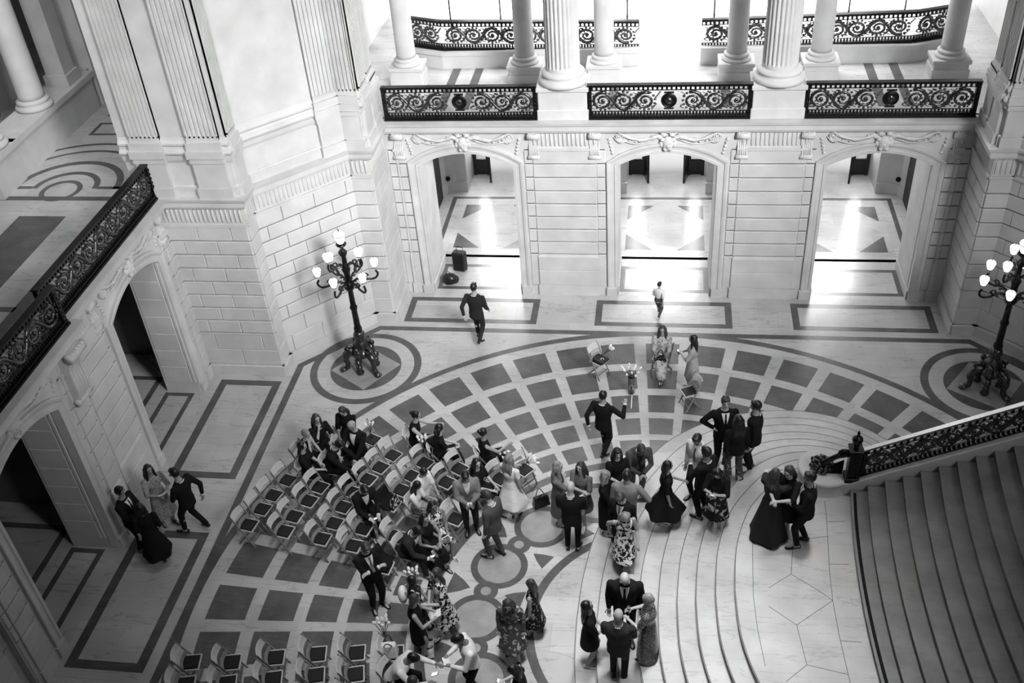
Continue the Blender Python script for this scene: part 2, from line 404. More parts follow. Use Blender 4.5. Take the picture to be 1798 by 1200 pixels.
def carve(mb, F, c):
    """relief over an arch: mask on the keystone, swags, leaf sprays and palmettes"""
    def T(pts, r, d=.03): mb.tube([F.p(c + x, d, z) for x, z in pts], ([q * 1.35 for q in r] if hasattr(r, '__len__') else r * 1.35), 6)
    def B(x, z, rx, rz, d=.03, rd=.05):
        rx *= 1.15; rz *= 1.15; rd *= 1.2
        M = Matrix((tuple(F.u), tuple(F.n), (0, 0, 1))).transposed(); mb.ball(F.p(c + x, d, z), (rx, rd, rz), 8, 5, M=M)
    B(0, 4.40, .13, .17, .05, .09); B(0, 4.37, .03, .05, .12, .05)            # mask: head, nose
    for s in (-1, 1):
        B(s * .05, 4.43, .025, .018, .12, .03); B(s * .12, 4.50, .06, .05, .05, .06); B(s * .15, 4.38, .05, .08, .04, .05)
        B(s * .06, 4.27, .045, .05, .08, .05); B(s * .2, 4.56, .08, .05, .03, .05); B(s * .1, 4.62, .07, .05, .03, .05)
        T([(s * (.2 + .11 * i), 4.60 - .17 * sin(pi * i / 9) ** 1.0 + .012 * i) for i in range(10)], [.03 + .012 * sin(i * 2.1) for i in range(10)])
        T([(s * (.24 + .1 * i), 4.50 - .12 * sin(pi * i / 9)) for i in range(9)], .014)
        for i in range(13):
            B(s * (.28 + i * .078), 4.56 - .13 * sin(pi * i / 12) + .05 * (i % 2), .035, .02, .02, .025)
        for i in range(8):
            a = R(20 + i * 24); T([(s * (1.12 + .16 * cos(a) * k / 3), 4.42 + .14 * sin(a) * k / 3 + .01 * k * k) for k in range(4)], [.02, .018, .014, .006])
        T([(s * (1.12 + (.11 - .012 * k) * cos(k * .7)), 4.56 + (.11 - .012 * k) * sin(k * .7)) for k in range(9)], .016)
        for i in range(5): B(s * (1.3 + .02 * i), 4.14 + .09 * i, .035, .03, .02, .03)
    T([(-.2, 4.66), (0, 4.69), (.2, 4.66)], .025)
def flutes(mb, F, u0, u1, z0, z1, pr=.03):
    """band of short upright flutes"""
    F.box(mb, u0, u1, -.02, .018, z0, z1)
    n = max(1, round((u1 - u0) / .105)); w = (u1 - u0) / n
    for i in range(n):
        a = u0 + (i + .22) * w; b = u0 + (i + .78) * w; c = (a + b) / 2; r = (b - a) / 2
        pts = [F.p(c, pr - .012, z0 + .05), F.p(c, pr, z1 - .06)]
        mb.tube([F.p(c, pr - .02, z0 + .05), F.p(c, pr - .012, z0 + .08), F.p(c, pr - .012, z1 - .08), F.p(c, pr - .02, z1 - .05)], [r * .6, r, r, r * .6], 8)
def console(mb, F, c, z0, z1, w, pr):
    """scroll bracket with ribs on its front"""
    n = 14; pts = []
    for i in range(n + 1):
        t = i / n; pts.append((pr * (.38 + .62 * t ** 1.6) + .05 * sin(t * pi * 2.2), z0 + (z1 - z0) * t))
    for k in range(5):
        u = c + (k - 2) * w / 5; mb.tube([F.p(u, d - .03, z) for d, z in pts], [w / 9] * (n + 1), 6)
    for i in range(n): mb.hexa([F.p(c - w / 2, -.02, pts[i][1]), F.p(c + w / 2, -.02, pts[i][1]), F.p(c + w / 2, pts[i][0] - .03, pts[i][1]), F.p(c - w / 2, pts[i][0] - .03, pts[i][1]),
                                F.p(c - w / 2, -.02, pts[i + 1][1]), F.p(c + w / 2, -.02, pts[i + 1][1]), F.p(c + w / 2, pts[i + 1][0] - .03, pts[i + 1][1]), F.p(c - w / 2, pts[i + 1][0] - .03, pts[i + 1][1])])
    mb.tube([F.p(c - w * .6, pts[0][0] - .02, z0 + .02), F.p(c + w * .6, pts[0][0] - .02, z0 + .02)], .075, 10)
    mb.tube([F.p(c - w * .6, pts[-1][0] - .1, z1 - .1), F.p(c + w * .6, pts[-1][0] - .1, z1 - .1)], .1, 10)
def pier_face(mb, F, u0, u1, zf=ZT, n=8, side=.22, bl=None):
    """rusticated pier between two arches: base, dado, centre panel with narrower side strips, fluted frieze"""
    F.box(mb, u0, u1, -.02, .03, 0, .27)
    a, b = u0 + side, u1 - side
    F.box(mb, a - .03, b + .03, -.02, .09, 0, .30); F.block(mb, a - .01, b + .01, .30, .76, .06); F.block(mb, a - .01, b + .01, .765, 1.18, .06)
    mb.hexa([F.p(a - .01, 0, 1.18), F.p(b + .01, 0, 1.18), F.p(b + .01, .06, 1.18), F.p(a - .01, .06, 1.18), F.p(a + .03, 0, 1.25), F.p(b - .03, 0, 1.25), F.p(b - .03, .03, 1.25), F.p(a + .03, .03, 1.25)])
    F.courses(mb, a, b, 1.26, 4.22, n, bl or 9, .05)
    for x0, x1 in ((u0 + .01, a), (b, u1 - .01)):
        F.block(mb, x0, x1, .28, 1.24, .02); F.courses(mb, x0, x1, 1.26, 4.22, n, 9, .03)
    F.box(mb, a - .04, b + .04, -.02, .08, 4.22, 4.27); flutes(mb, F, a, b, 4.27, ZT)

FB = Fr((0, 10.6), (1, 0), (0, -1)); FL = Fr((-11.12, 0), (0, 1), (1, 0))
# back wall: three arches
w = MB(); arch_wall(w, FB, -7.3, 7.3, (-4.93, 0, 4.9), 1.5)
for c in (-4.93, 0, 4.9): arch_frame(w, FB, c)
struct(w.obj('wall_back', STONE))
w = MB()
for c in (-4.93, 0, 4.9): carve(w, FB, c)
for c in (-3.2, -1.73, 1.73, 3.2, -6.55, 6.55): console(w, FB, c, 4.02, 4.70, .24, .10)
struct(w.obj('trim_1', STONE2))
w = MB(); pier_face(w, FB, -3.46, -1.47); pier_face(w, FB, 1.47, 3.44); pier_face(w, FB, -6.86, -6.40, side=.2); pier_face(w, FB, 6.36, 6.86, side=.2)
struct(w.obj('trim_2', [STONE, GRIMEJ]))
# left wall: upper bay, projecting middle bay, lower bay
w = MB(); arch_wall(w, FL, -9.2, 9.2, (-4.95, 0, 4.95), .85, hw=1.17)
FM = Fr((-10.97, 0), (0, 1), (1, 0))
arch_wall(w, FM, -2.12, 2.12, (0,), .16, hw=1.17)
arch_frame(w, FL, 4.95, hw=1.17); arch_frame(w, FM, 0, hw=1.17); arch_frame(w, FL, -4.95, hw=1.17)
struct(w.obj('wall_left', STONE))
w = MB()
carve(w, FL, 4.95); carve(w, FM, 0); carve(w, FL, -4.95)
for c in (3.3, 6.6, -3.3): console(w, FL, c, 4.02, 4.70, .24, .10)
for c in (-1.84, 1.84): console(w, FM, c, 3.55, 4.72, .44, .40)
struct(w.obj('trim_3', STONE2))
w = MB(); pier_face(w, FL, 2.14, 3.5, side=.16); pier_face(w, FL, 6.42, 6.92, side=.15); pier_face(w, FL, -3.5, -2.14, side=.16); pier_face(w, FM, 1.45, 2.10, side=.12); pier_face(w, FM, -2.10, -1.45, side=.12)
struct(w.obj('trim_4', [STONE, GRIMEJ]))

# corner piers (chamfered), below and above the gallery level
def corner(sx, name, nt):
    plan = [(-11.6, 6.93), (-9.22, 6.93), (-9.22, 7.42), (-7.42, 9.22), (-6.93, 9.22), (-6.93, 10.62)]
    plan = [(x * -1 * -1 if sx < 0 else -x, y) for x, y in plan]
    back = [(-7.6, 12.0), (-11.6, 12.0), (-11.6, 8.2)] ; back = [(x if sx < 0 else -x, y) for x, y in back]
    w = MB(); w.prism(plan + back, 0, 4.73); w.prism(plan + back, 5.0, 14.5)
    segs = list(zip(plan[:-1], plan[1:]))
    def fr(a, b):
        d = Vector(b) - Vector(a); n = Vector((d.y, -d.x)) if sx < 0 else Vector((-d.y, d.x)); return Fr(a, d, n), d.length
    for i, (a, b) in enumerate(segs):
        F, L = fr(a, b); e0 = .0; e1 = L
        pr = .05
        ext = .0
        F.box(w, e0 - .05 * (i not in (0,)), e1 + .05 * (i not in (4, 1)), -.02, .10, 0, .27); 
        F.courses(w, e0, e1, .28, 1.20, 2, 1.0, .03, .008, .004, off=.2)
        F.box(w, e0, e1, -.02, .05, 1.2, 1.25)
        F.courses(w, e0, e1, 1.26, 4.22, 8, .95, pr, .026, .005, off=.13 * i)
        F.box(w, e0, e1 + .02, -.02, .07, 4.22, 4.275)
        flutes(w, F, e0 + .03, e1 - .03, 4.275, 4.72)
    # above: plinth band, die, moulded base
    pl = plan if sx < 0 else plan
    run(w, pl, [(k * (1 if sx > 0 else -1), z) for k, z in ((-.03, 5.0), (.05, 5.0), (.05, 5.24), (.03, 5.26), (-.03, 5.26))])
    run(w, pl, [(k * (1 if sx > 0 else -1), z) for k, z in ((-.03, 5.84), (.04, 5.84), (.06, 5.90), (.07, 6.0), (.11, 6.03), (.13, 6.08), (.11, 6.12), (.06, 6.15), (.05, 6.2), (.08, 6.24), (.08, 6.28), (.03, 6.34), (.01, 6.40), (-.03, 6.40))])
    struct(w.obj(name, [STONE, GRIMEJ]))
    # fluted pilasters on the upper part
    w = MB()
    def pil(F, u0, u1, d=.10, n=7):
        F.box(w, u0, u1, -.02, d - .035, 6.36, 14.5); q = (u1 - u0) / n
        F.box(w, u0 - .03, u1 + .03, -.02, d + .05, 5.84, 6.32); F.box(w, u0 - .06, u1 + .06, -.02, d + .09, 5.97, 6.14); F.box(w, u0 - .03, u1 + .03, -.02, d + .06, 5.0, 5.24)
        F.box(w, u0 - .0, u1 + .0, -.02, d + .02, 5.2, 5.9)
        for i in range(n + 1):
            c = u0 + i * q; a = max(u0, c - q * .2); b = min(u1, c + q * .2); F.box(w, a, b, 0, d, 6.42, 14.5)
        F.box(w, u0, u1, -.02, d, 6.32, 6.46)
    F, L = fr(*segs[0]); pil(F, .3, .97); pil(F, L - .80, L - .09)
    F, L = fr(*segs[1]); pil(F, .06, L - .02, .08, 5)
    F, L = fr(*segs[2]); pil(F, L - .62, L - .04, .09, 6)
    F, L = fr(*segs[3]); pil(F, .02, L - .02, .08, 5)
    F, L = fr(*segs[4]); pil(F, .05, .62, .07, 6); pil(F, .85, 1.35, .03, 5)
    struct(w.obj('trim_%d' % nt, STONE))
corner(-1, 'wall_corner_left', 5); corner(1, 'wall_corner_right', 6)

w = MB()
for cy in (-4.95, 0, 4.95):
    for sg in (-1, 1):
        FJ = Fr((-11.12, cy + sg * 1.17), (-1, 0), (0, -sg)); FJ.courses(w, .12, .80, .30, 3.75, 7, 9, .014, .012)
        FJ.courses(w, .02, .10, .30, 3.75, 1, 9, .02, .012)
for cx in (-4.93, 0, 4.9):
    for sg in (-1, 1):
        FJ = Fr((cx + sg * 1.19, 10.6), (0, 1), (-sg, 0)); FJ.box(w, .0, 1.5, -.01, .03, 0, .26); FJ.courses(w, .10, 1.38, .28, 3.75, 1, 9, .012, .012)
struct(w.obj('trim_10', [STONE, GRIMEJ]))
# cornice ledge running round at the gallery level, stepping out over the middle bay
w = MB(); plan = [(-11.0, -7.0), (-11.0, -2.2), (-10.74, -2.2), (-10.74, 2.2), (-11.0, 2.2), (-11.0, 6.85), (-9.14, 6.85), (-9.14, 7.36), (-7.36, 9.14), (-6.85, 9.14), (-6.85, 10.5), (6.85, 10.5), (6.85, 9.14), (7.36, 9.14), (9.14, 7.36), (9.14, 6.85), (11.0, 6.85)]
prof = [(-d, z) for d, z in ((-.3, 4.72), (.02, 4.72), (.03, 4.76), (.07, 4.78), (.07, 4.90), (.12, 4.93), (.14, 5.0), (-.3, 5.0))]
run(w, plan, prof); struct(w.obj('trim_7', STONE))

# rooms behind the back arches
w = MB()
w.box((-7.25, 14.0, 2.4), (.7, 3.4, 4.8)); w.box((7.25, 14.0, 2.4), (.7, 3.4, 4.8))
for s in (-1, 1):
    pts = [(s * 6.12, 16.1), (s * 6.45, 16.05), (s * 6.75, 15.95), (s * 6.9, 15.7), (s * 7.6, 15.7), (s * 7.6, 17.6), (s * 6.12, 17.6)]
    w.prism(pts, 0, 4.86)
    run(w, [(s * 6.12, 16.1), (s * 6.45, 16.05), (s * 6.75, 15.95), (s * 6.9, 15.7)][::s], [(.02, 0), (-.05, 0), (-.05, .33), (.02, .36)])
for x0, x1 in ((-3.75, -1.2), (1.2, 3.7)):
    w.box(((x0 + x1) / 2, 16.85, 2.43), (x1 - x0, 1.5, 4.86)); w.box(((x0 + x1) / 2, 16.06, .17), (x1 - x0 + .04, .1, .34))
struct(w.obj('wall_vestibule', noisy('vestibule_marble', .40, .50, 1.2, .45)))
w = MB()
for s in (-1, 1):
    w.box((s * 6.88, 14.72, 1.7), (.08, 1.9, 3.4), 0); 
struct(w.obj('door_1', mat('dark_doorway', .01, .6)))
w = MB(); w.tube([(-6.70, 15.98, .52), (-6.68, 15.92, .52)], .07, 16); w.tube([(6.70, 15.98, .52), (6.68, 15.92, .52)], .07, 16)
struct(w.obj('trim_8', BLACK))
# rooms behind the left arches: dark, closed
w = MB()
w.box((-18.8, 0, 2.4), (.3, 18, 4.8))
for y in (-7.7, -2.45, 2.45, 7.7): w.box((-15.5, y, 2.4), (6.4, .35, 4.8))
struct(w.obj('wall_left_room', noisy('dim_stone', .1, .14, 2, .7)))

# street doors: each bay has a dark bronze frame, glass side lights, leaves standing open, an arched fanlight above
def door_bay(cx, n):
    y = 17.2
    t = MB()
    for sx in (-1, 1):
        t.box((cx + sx * 1.12, y, 1.45), (.10, .09, 2.9)); t.box((cx + sx * .70, y, 1.45), (.10, .09, 2.9)); t.box((cx + sx * .91, y, .28), (.36, .06, .52)); t.box((cx + sx * .91, y, 2.85), (.4, .07, .1))
    t.box((cx, y, 2.93), (2.36, .12, .12))
    d = t.obj('door_%d' % (n + 1), mat('bronze_door_%d' % n, .03, .35, .5, .6)); struct(d)
    g = MB(); 
    for sx in (-1, 1): g.box((cx + sx * .91, y, .72), (.32, .012, .36))
    g.obj('glass', GLASS, d)
    for sx in (-1, 1): g = MB(); g.box((cx + sx * .91, y, 1.87), (.32, .012, 1.9)); g.obj('side_light', SKYWIN, d)
    for sx in (-1, 1):
        l = MB(); F = Fr((cx + sx * .66, y - .04), (-sx * .22, -1), (1, 0)); F.n = Vector((F.u.y, -F.u.x, 0))
        for a, b, z0, z1 in ((0, .55, 0, .36), (0, .08, .3, 2.8), (.47, .55, .3, 2.8), (0, .55, 2.7, 2.85), (.24, .30, .3, 2.8)): F.box(l, a, b, -.03, .03, z0, z1)
        lo = l.obj('door_leaf', BRONZE, d)
        g = MB(); F.box(g, .08, .47, -.004, .004, .36, 2.7); g.obj('glass', GLASS, lo)
    # fanlight: lit window glass with bronze bars
    wn = MB(); z0, z1 = 2.95, 4.75; N = 16; hw = 1.13
    wn.box((cx, y, z0), (2.3, .1, .06)); 
    for x in (-.66, 0, .66): wn.box((cx + x, y - .02, (z0 + 4.6) / 2), (.035, .05, 4.6 - z0))
    wn.box((cx, y - .02, 3.75), (2.2, .05, .05))
    wo = wn.obj('window_%d' % n, BRONZE); struct(wo)
    p = MB(); top = [(cx + hw * cos(pi * i / N), 3.9 + .8 * sin(pi * i / N)) for i in range(N + 1)]
    vs = [(x, y + .02, z) for x, z in top] + [(cx - hw, y + .02, z0), (cx + hw, y + .02, z0)]
    p.add(vs, [tuple(range(len(vs)))]); p.obj('pane', SKYWIN, wo)
for i, c in enumerate((-4.93, 0, 4.9)): door_bay(c, i + 1)
w = MB(); w.box((0, 21, -.15), (30, 7.4, .3)); struct(w.obj('floor', mat('street_paving', .5, .8)))
w = MB(); w.box((0, 21.2, 3), (26, .3, 6)); struct(w.obj('wall_outside', mat('facade_outside', .6, .8)))
w = MB(); w.box((0, 17.5, 4.9), (16, .4, .3))
for x0, x1 in ((-3.75, -1.2), (1.2, 3.7), (-9, -6.1), (6.1, 9)): w.box(((x0 + x1) / 2, 17.45, 2.4), (x1 - x0, .3, 4.8))
struct(w.obj('wall_street', STONE))

# upper gallery walls behind the back colonnade: low parapet, tall wall beyond, side pieces
w = MB()
pp = [(-6.9, 14.25), (-5.9, 13.87), (-.78, 13.9)]
for s in (-1, 1):
    q = [(s * -x, y) for x, y in pp]
    run(w, q if s > 0 else q, [(-.14, 5.0), (.16, 5.0), (.16, 5.36), (-.14, 5.36)]); run(w, q, [(-.19, 5.36), (.22, 5.36), (.22, 5.47), (-.19, 5.47)])
struct(w.obj('wall_parapet', STONE))
w = MB(); w.box((0, 20.2, 9), (30, .4, 10)); 
for s in (-1, 1): w.box((s * 8.6, 16.2, 9), (.5, 8, 9)); w.box((s * 3.5, 19.6, 7.0), (4.4, .8, 4))
struct(w.obj('wall_gallery', noisy('pale_plaster', .62, .7, 2, .8)))
w = MB(); w.box((0, 18.6, 4.86), (17, 2.9, .26)); struct(w.obj('floor', MLIGHT))
# left gallery: plinth wall, tall wall behind it
w = MB()
w.box((-15.0, 9.6, 5.42), (.7, 3.9, .84)); w.box((-15.0, 9.6, 5.9), (.84, 4.0, .14)); w.box((-15.05, 7.2, 5.42), (.86, 1.0, .84)); w.box((-15.05, 7.2, 5.9), (1.0, 1.14, .14))
w.box((-15.3, 12.9, 9.5), (1.3, 2.3, 9.0)); w.box((-15.25, 11.9, 5.5), (1.0, .6, 1.0))
w.box((-17.6, 4.5, 9.5), (.5, 16, 9.5)); w.box((-15.4, 3.1, 9.5), (1.6, .9, 9.0))
w.box((-13.6, 13.6, 9.5), (3.0, .5, 9.0))
struct(w.obj('wall_left_gallery', STONE))
w = MB(); w.box((-15.0, 10.9, 9.5), (.5, .5, 9)); w.box((-15.0, 10.9, 6.1), (.62, .62, .3)); struct(w.obj('trim_9', STONE))
# ------------------------------------------------------------------ columns
def pedestal_col(name, label, x, y, r, pw, pd, ph, fl, group, top=14.5):
    t = thing(name, label, 'column', (x, y, 5.0), 0, group)
    p = MB(); p.box((0, 0, ph / 2), (pw, pd, ph)); p.box((0, 0, .13), (pw + .06, pd + .06, .26)); p.box((0, 0, ph - .045), (pw + .08, pd + .08, .1)); p.obj('pedestal', STONE, t, bevel=.012)
    b = MB(); b.lathe([(r * 1.40, ph + .004), (r * 1.46, ph + r * .12), (r * 1.46, ph + r * .22), (r * 1.38, ph + r * .34), (r * 1.24, ph + r * .40), (r * 1.20, ph + r * .50), (r * 1.27, ph + r * .58), (r * 1.27, ph + r * .68), (r * 1.12, ph + r * .76), (r * 1.02, ph + r * .84)], n=40)
    b.obj('column_base', STONE, t)
    s = MB(); z0 = ph + r * .82
    if fl:
        n = fl * 6; prof = []
        vs = []; fs = []
        for z, k, f in ((z0, 1.02, 0), (z0 + .08, 1.0, 0), (z0 + .14, 1.0, 1), (top - 5, .9, 1)):
            for i in range(n):
                q = i % 6; dpt = (0, 0, .35, .95, .95, .35)[q] * .075 * f
                a = 2 * pi * i / n; vs.append((r * (k - dpt) * cos(a), r * (k - dpt) * sin(a), z))
        for j in range(3):
            for i in range(n): fs.append((j * n + i, j * n + (i + 1) % n, (j + 1) * n + (i + 1) % n, (j + 1) * n + i))
        fs.append(tuple(range(3 * n, 4 * n))); s.add(vs, fs)
    else: s.lathe([(r * 1.04, z0), (r, z0 + .1), (r * .98, z0 + 3), (r * .9, top - 5)], n=40)
    s.obj('column_shaft', STONE, t); return t
c0 = pedestal_col('fluted_column', 'great fluted stone column on a pedestal between the left and middle gallery railings', -2.46, 10.98, .40, 1.15, .8, .80, 24, None)
dup(c0, (2.46, 10.98, 5), 0, 'great fluted stone column on a pedestal between the middle and right gallery railings')
c1 = pedestal_col('smooth_column', 'smooth gallery column at the far left, beside the fluted corner pier', -6.68, 12.95, .245, .80, .62, .48, 0, None)
for x, l in ((-3.62, 'smooth gallery column just left of the left great fluted column'), (-1.62, 'smooth gallery column just right of the left great fluted column'),
             (1.62, 'smooth gallery column just left of the right great fluted column'), (3.62, 'smooth gallery column just right of the right great fluted column'), (6.62, 'smooth gallery column at the far right, beside the right corner pier')):
    dup(c1, (x, 12.95, 5), 0, l)
c2 = pedestal_col('smooth_column', 'smooth column on the plinth wall of the dim left gallery, farther from the rail', -15.0, 9.45, .30, .5, .5, .98, 0, None)
dup(c2, (-15.0, 7.35, 5), 0, 'smooth column at the left picture edge in the dim left gallery')
for x, l in ((-5.9, 'white column base seen far behind the left gallery railing'), (-1.55, 'white column far behind the middle railing, left of the bright doorway'), (1.55, 'white column far behind the middle railing, right of the bright doorway')):
    dup(c1, (x, 18.5, 5.9), 0, l)

# ------------------------------------------------------------------ cast bronze balustrades
def spiral(F3, cx, cz, r0, turns, sgn, a0, n=26):
    return [F3(cx + sgn * r0 * (1 - .86 * i / n) * cos(a0 + sgn * 0 + turns * 2 * pi * i / n), cz + r0 * (1 - .86 * i / n) * sin(a0 + turns * 2 * pi * i / n)) for i in range(n + 1)]
def balustrade(label, p0, p1, z0, z1, h, ns, medal=True, base=.10, cat='railing', group=None, endposts=True, name='balustrade', mats=(BRONZE, BRASSY)):
    """p0->p1 plan points, z0/z1 heights of the foot at each end"""
    A = Vector((p0[0], p0[1], 0)); D = Vector((p1[0], p1[1], 0)) - A; L = D.length; U = D.normalized(); N = Vector((U.y, -U.x, 0)); sl = (z1 - z0) / L
    t = thing(name, label, cat, (p0[0], p0[1], z0), 0, group)
    def G(u, z, d=0): return U * u + N * d + Vector((0, 0, z + sl * u))
    def bar(mb, u0, u1, za, zb, d0, d1):
        mb.hexa([G(u0, za, d0), G(u1, za, d0), G(u1, za, d1), G(u0, za, d1), G(u0, zb, d0), G(u1, zb, d0), G(u1, zb, d1), G(u0, zb, d1)])
    r = MB(); hw_ = .045 if name == 'stair_railing' else .075; bar(r, 0, L, h - .035, h, -hw_, hw_); bar(r, 0, L, h - .065, h - .035, -hw_ * .6, hw_ * .6); r.obj('handrail', RAILTOP if name == 'stair_railing' else BRONZE, t)
    b = MB(); bar(b, 0, L, 0, base * .45, -.09, .09); bar(b, 0, L, base * .45, base, -.06, .06); b.obj('bottom_rail', mats[0], t)
    # dentil band and bead band
    d = MB(); zt = h - .145; bar(d, 0, L, zt - .012, zt, -.02, .02); n = int(L / .105)
    for i in range(n + 1):
        u = i * L / n; bar(d, max(0, u - .024), min(L, u + .024), zt, h - .06, -.022, .022)
    zb = base + .075; bar(d, 0, L, zb, zb + .012, -.02, .02); n2 = int(L / .075)
    for i in range(n2): u = (i + .5) * L / n2; bar(d, u - .021, u + .021, base, zb, -.02, .02)
    d.obj('pierced_band', mats[0], t)
    if endposts:
        for u in (.05, L - .05):
            q = MB(); bar(q, u - .05, u + .05, base, h - .06, -.045, .045)
            for k in range(6): q.ball(G(u, base + .1 + k * (h - .26) / 6, .045), (.022, .022, .035), 6, 4)
            q.obj('end_post', mats[0], t)
    # rinceau scrolls
    s = MB(); za, zc = zb + .02, zt - .02; cz = (za + zc) / 2; R0 = (zc - za) / 2 * .98; m = .11; gapm = R0 * 1.25 if medal else 0
    half = ns // 2 if medal else ns
    spans = [(m, L / 2 - gapm, 1, half), (L / 2 + gapm, L - m, -1, ns - half)] if medal else [(m, L - m, 1, ns)]
    for ua, ub, sg, k in spans:
        w = (ub - ua) / k; rx = min(w / 2, R0 * 1.15)
        for i in range(k):
            c = ua + (i + .5) * w; up = 1 if (i % 2 == 0) else -1
            T = lambda pts, r_, f=.55, dd=0: s.tube([G(x, z, dd) for x, z in pts], r_, 6, mi=1)
            n_ = 26; pts = []
            for j in range(n_ + 1):
                q = j / n_; rr = (1 - .84 * q); a = pi * (.5 if up > 0 else -.5) + up * sg * (-.4 + 2.0 * 2 * pi * q * .9)
                pts.append((c + rx * rr * cos(a), cz + R0 * rr * .9 * sin(a)))
            T(pts, [.040 - .020 * j / n_ for j in range(n_ + 1)])
            if i < k - 1:
                x0, x1 = c, c + w
                T([(x0 + (x1 - x0) * j / 8, cz + up * R0 * .86 * cos(pi * j / 8)) for j in range(9)], .036)
            s.ball(G(c, cz, 0), (.05, .04, .05), 8, 5, 1)
            for j in range(14):
                a = 2 * pi * j / 14 + .3 * i; rr = .93
                s.ball(G(c + rx * rr * cos(a), cz + R0 * rr * sin(a), 0), (.038, .020, .030), 5, 4, 1)
            for j in range(9):
                a = 2 * pi * j / 9 + .8 * i; rr = .52; s.ball(G(c + rx * rr * cos(a), cz + R0 * rr * sin(a), .01), (.022, .018, .022), 5, 4, 1)
            for j in (-1, 1):
                x_, z_ = c - w / 2 + .012, cz + j * R0 * .45
                T([(x_ + .05 * sin(q_ * .9) * j, z_ + j * R0 * .42 * q_ / 5) for q_ in range(6)], [.018, .018, .016, .013, .010, .006])
            for j in (-1, 1):
                for q in range(4): s.ball(G(c + w / 2 + j * .03 * q, cz + j * R0 * (.35 + .17 * q), 0), (.028, .015, .022), 5, 4, 1)
    s.obj('scroll_panel', list(mats), t)
    if medal:
        M = Matrix((tuple(U), tuple(N), (0, 0, 1))).transposed()
        g = MB(); c = G(L / 2, cz); 
        ring = [c + U * (R0 * .66 * cos(2 * pi * i / 28)) + Vector((0, 0, R0 * .66 * sin(2 * pi * i / 28))) for i in range(29)]
        g.tube(ring, .026, 6, cap=False); g.ball(c, (R0 * .6, .02, R0 * .6), 20, 10, M=M); g.ball(c + N * .02 , (R0 * .36, .05, R0 * .4), 12, 8, 1, M=M)
        g.ball(c + N * .065 + Vector((0, 0, -.04)), (.035, .03, .03), 6, 5, 1)
        for j in (-1, 1):
            g.ball(c + N * .055 + U * (j * .05) + Vector((0, 0, .03)), (.02, .02, .015), 6, 4, 1)
            for k in range(5): g.ball(c + Vector((0, 0, j * R0 * .82)) + U * ((k - 2) * .045), (.03, .015, .03), 5, 4)
        g.obj('medallion', [mats[0], mats[1]], t)
    return t
balustrade('black bronze balustrade with lion medallion, left of the three above the arches', (-6.80, 10.66), (-3.06, 10.66), 5, 5, .85, 6)
balustrade('black bronze balustrade with lion medallion, middle of the three above the arches', (-1.88, 10.66), (1.88, 10.66), 5, 5, .85, 6)
balustrade('black bronze balustrade with lion medallion, right of the three above the arches', (3.04, 10.66), (6.78, 10.66), 5, 5, .85, 6)
balustrade('long dark scrolled balustrade of the left gallery, running up to the corner pier', (-11.10, 2.02), (-11.10, 6.86), 5, 5, .85, 9, False)
balustrade('dark scrolled left gallery balustrade stepping forward at the left picture edge', (-10.86, -2.2), (-10.86, 2.2), 5, 5, .85, 8, False)
balustrade('dark scrolled balustrade of the left gallery nearest the bottom left corner', (-11.10, -6.8), (-11.10, -2.05), 5, 5, .85, 9, False)
G2 = dict(medal=False, endposts=False, base=.08)
balustrade('bronze scrolled railing on the rear parapet, left of the bright passage', (-5.9, 13.87), (-.78, 13.9), 5.47, 5.36, .78, 10, group=None, **G2)
balustrade('bronze scrolled railing on the rear parapet, right of the bright passage', (.78, 13.9), (5.9, 13.87), 5.36, 5.47, .78, 10, group=None, **G2)
balustrade('short angled end of the rear parapet railing at far left', (-6.9, 14.25), (-5.9, 13.87), 5.47, 5.47, .78, 2, **G2)
balustrade('short angled end of the rear parapet railing at far right', (5.9, 13.87), (6.9, 14.25), 5.47, 5.47, .78, 2, **G2)
balustrade('dark railing glimpsed in the narrow gap left of the corner pier', (-14.7, 12.6), (-12.0, 12.6), 6.0, 6.0, .8, 5, **G2)
def plain_rail(label, x0, x1, y):
    t = thing('handrail', label, 'handrail', ((x0 + x1) / 2, y, 5.0)); w = x1 - x0
    for z in (1.75, 1.45):
        m = MB(); m.tube([(-w / 2, 0, z), (w / 2, 0, z)], .022, 8); m.obj('rail_bar', BRONZE, t)
    for u in (-w / 2, 0, w / 2): m = MB(); m.tube([(u, 0, 0), (u, 0, 1.75)], .022, 8); m.obj('post', BRONZE, t)
plain_rail('thin plain metal handrail far behind the left rear railing', -7.4, -4.6, 15.6)
plain_rail('thin plain metal handrail far behind the middle railing, left of the passage', -2.6, -1.15, 15.6)
plain_rail('thin plain metal handrail far behind the middle railing, right of the passage', 1.15, 2.6, 15.6)
plain_rail('thin plain metal handrail far behind the right rear railing', 4.6, 7.4, 15.6)

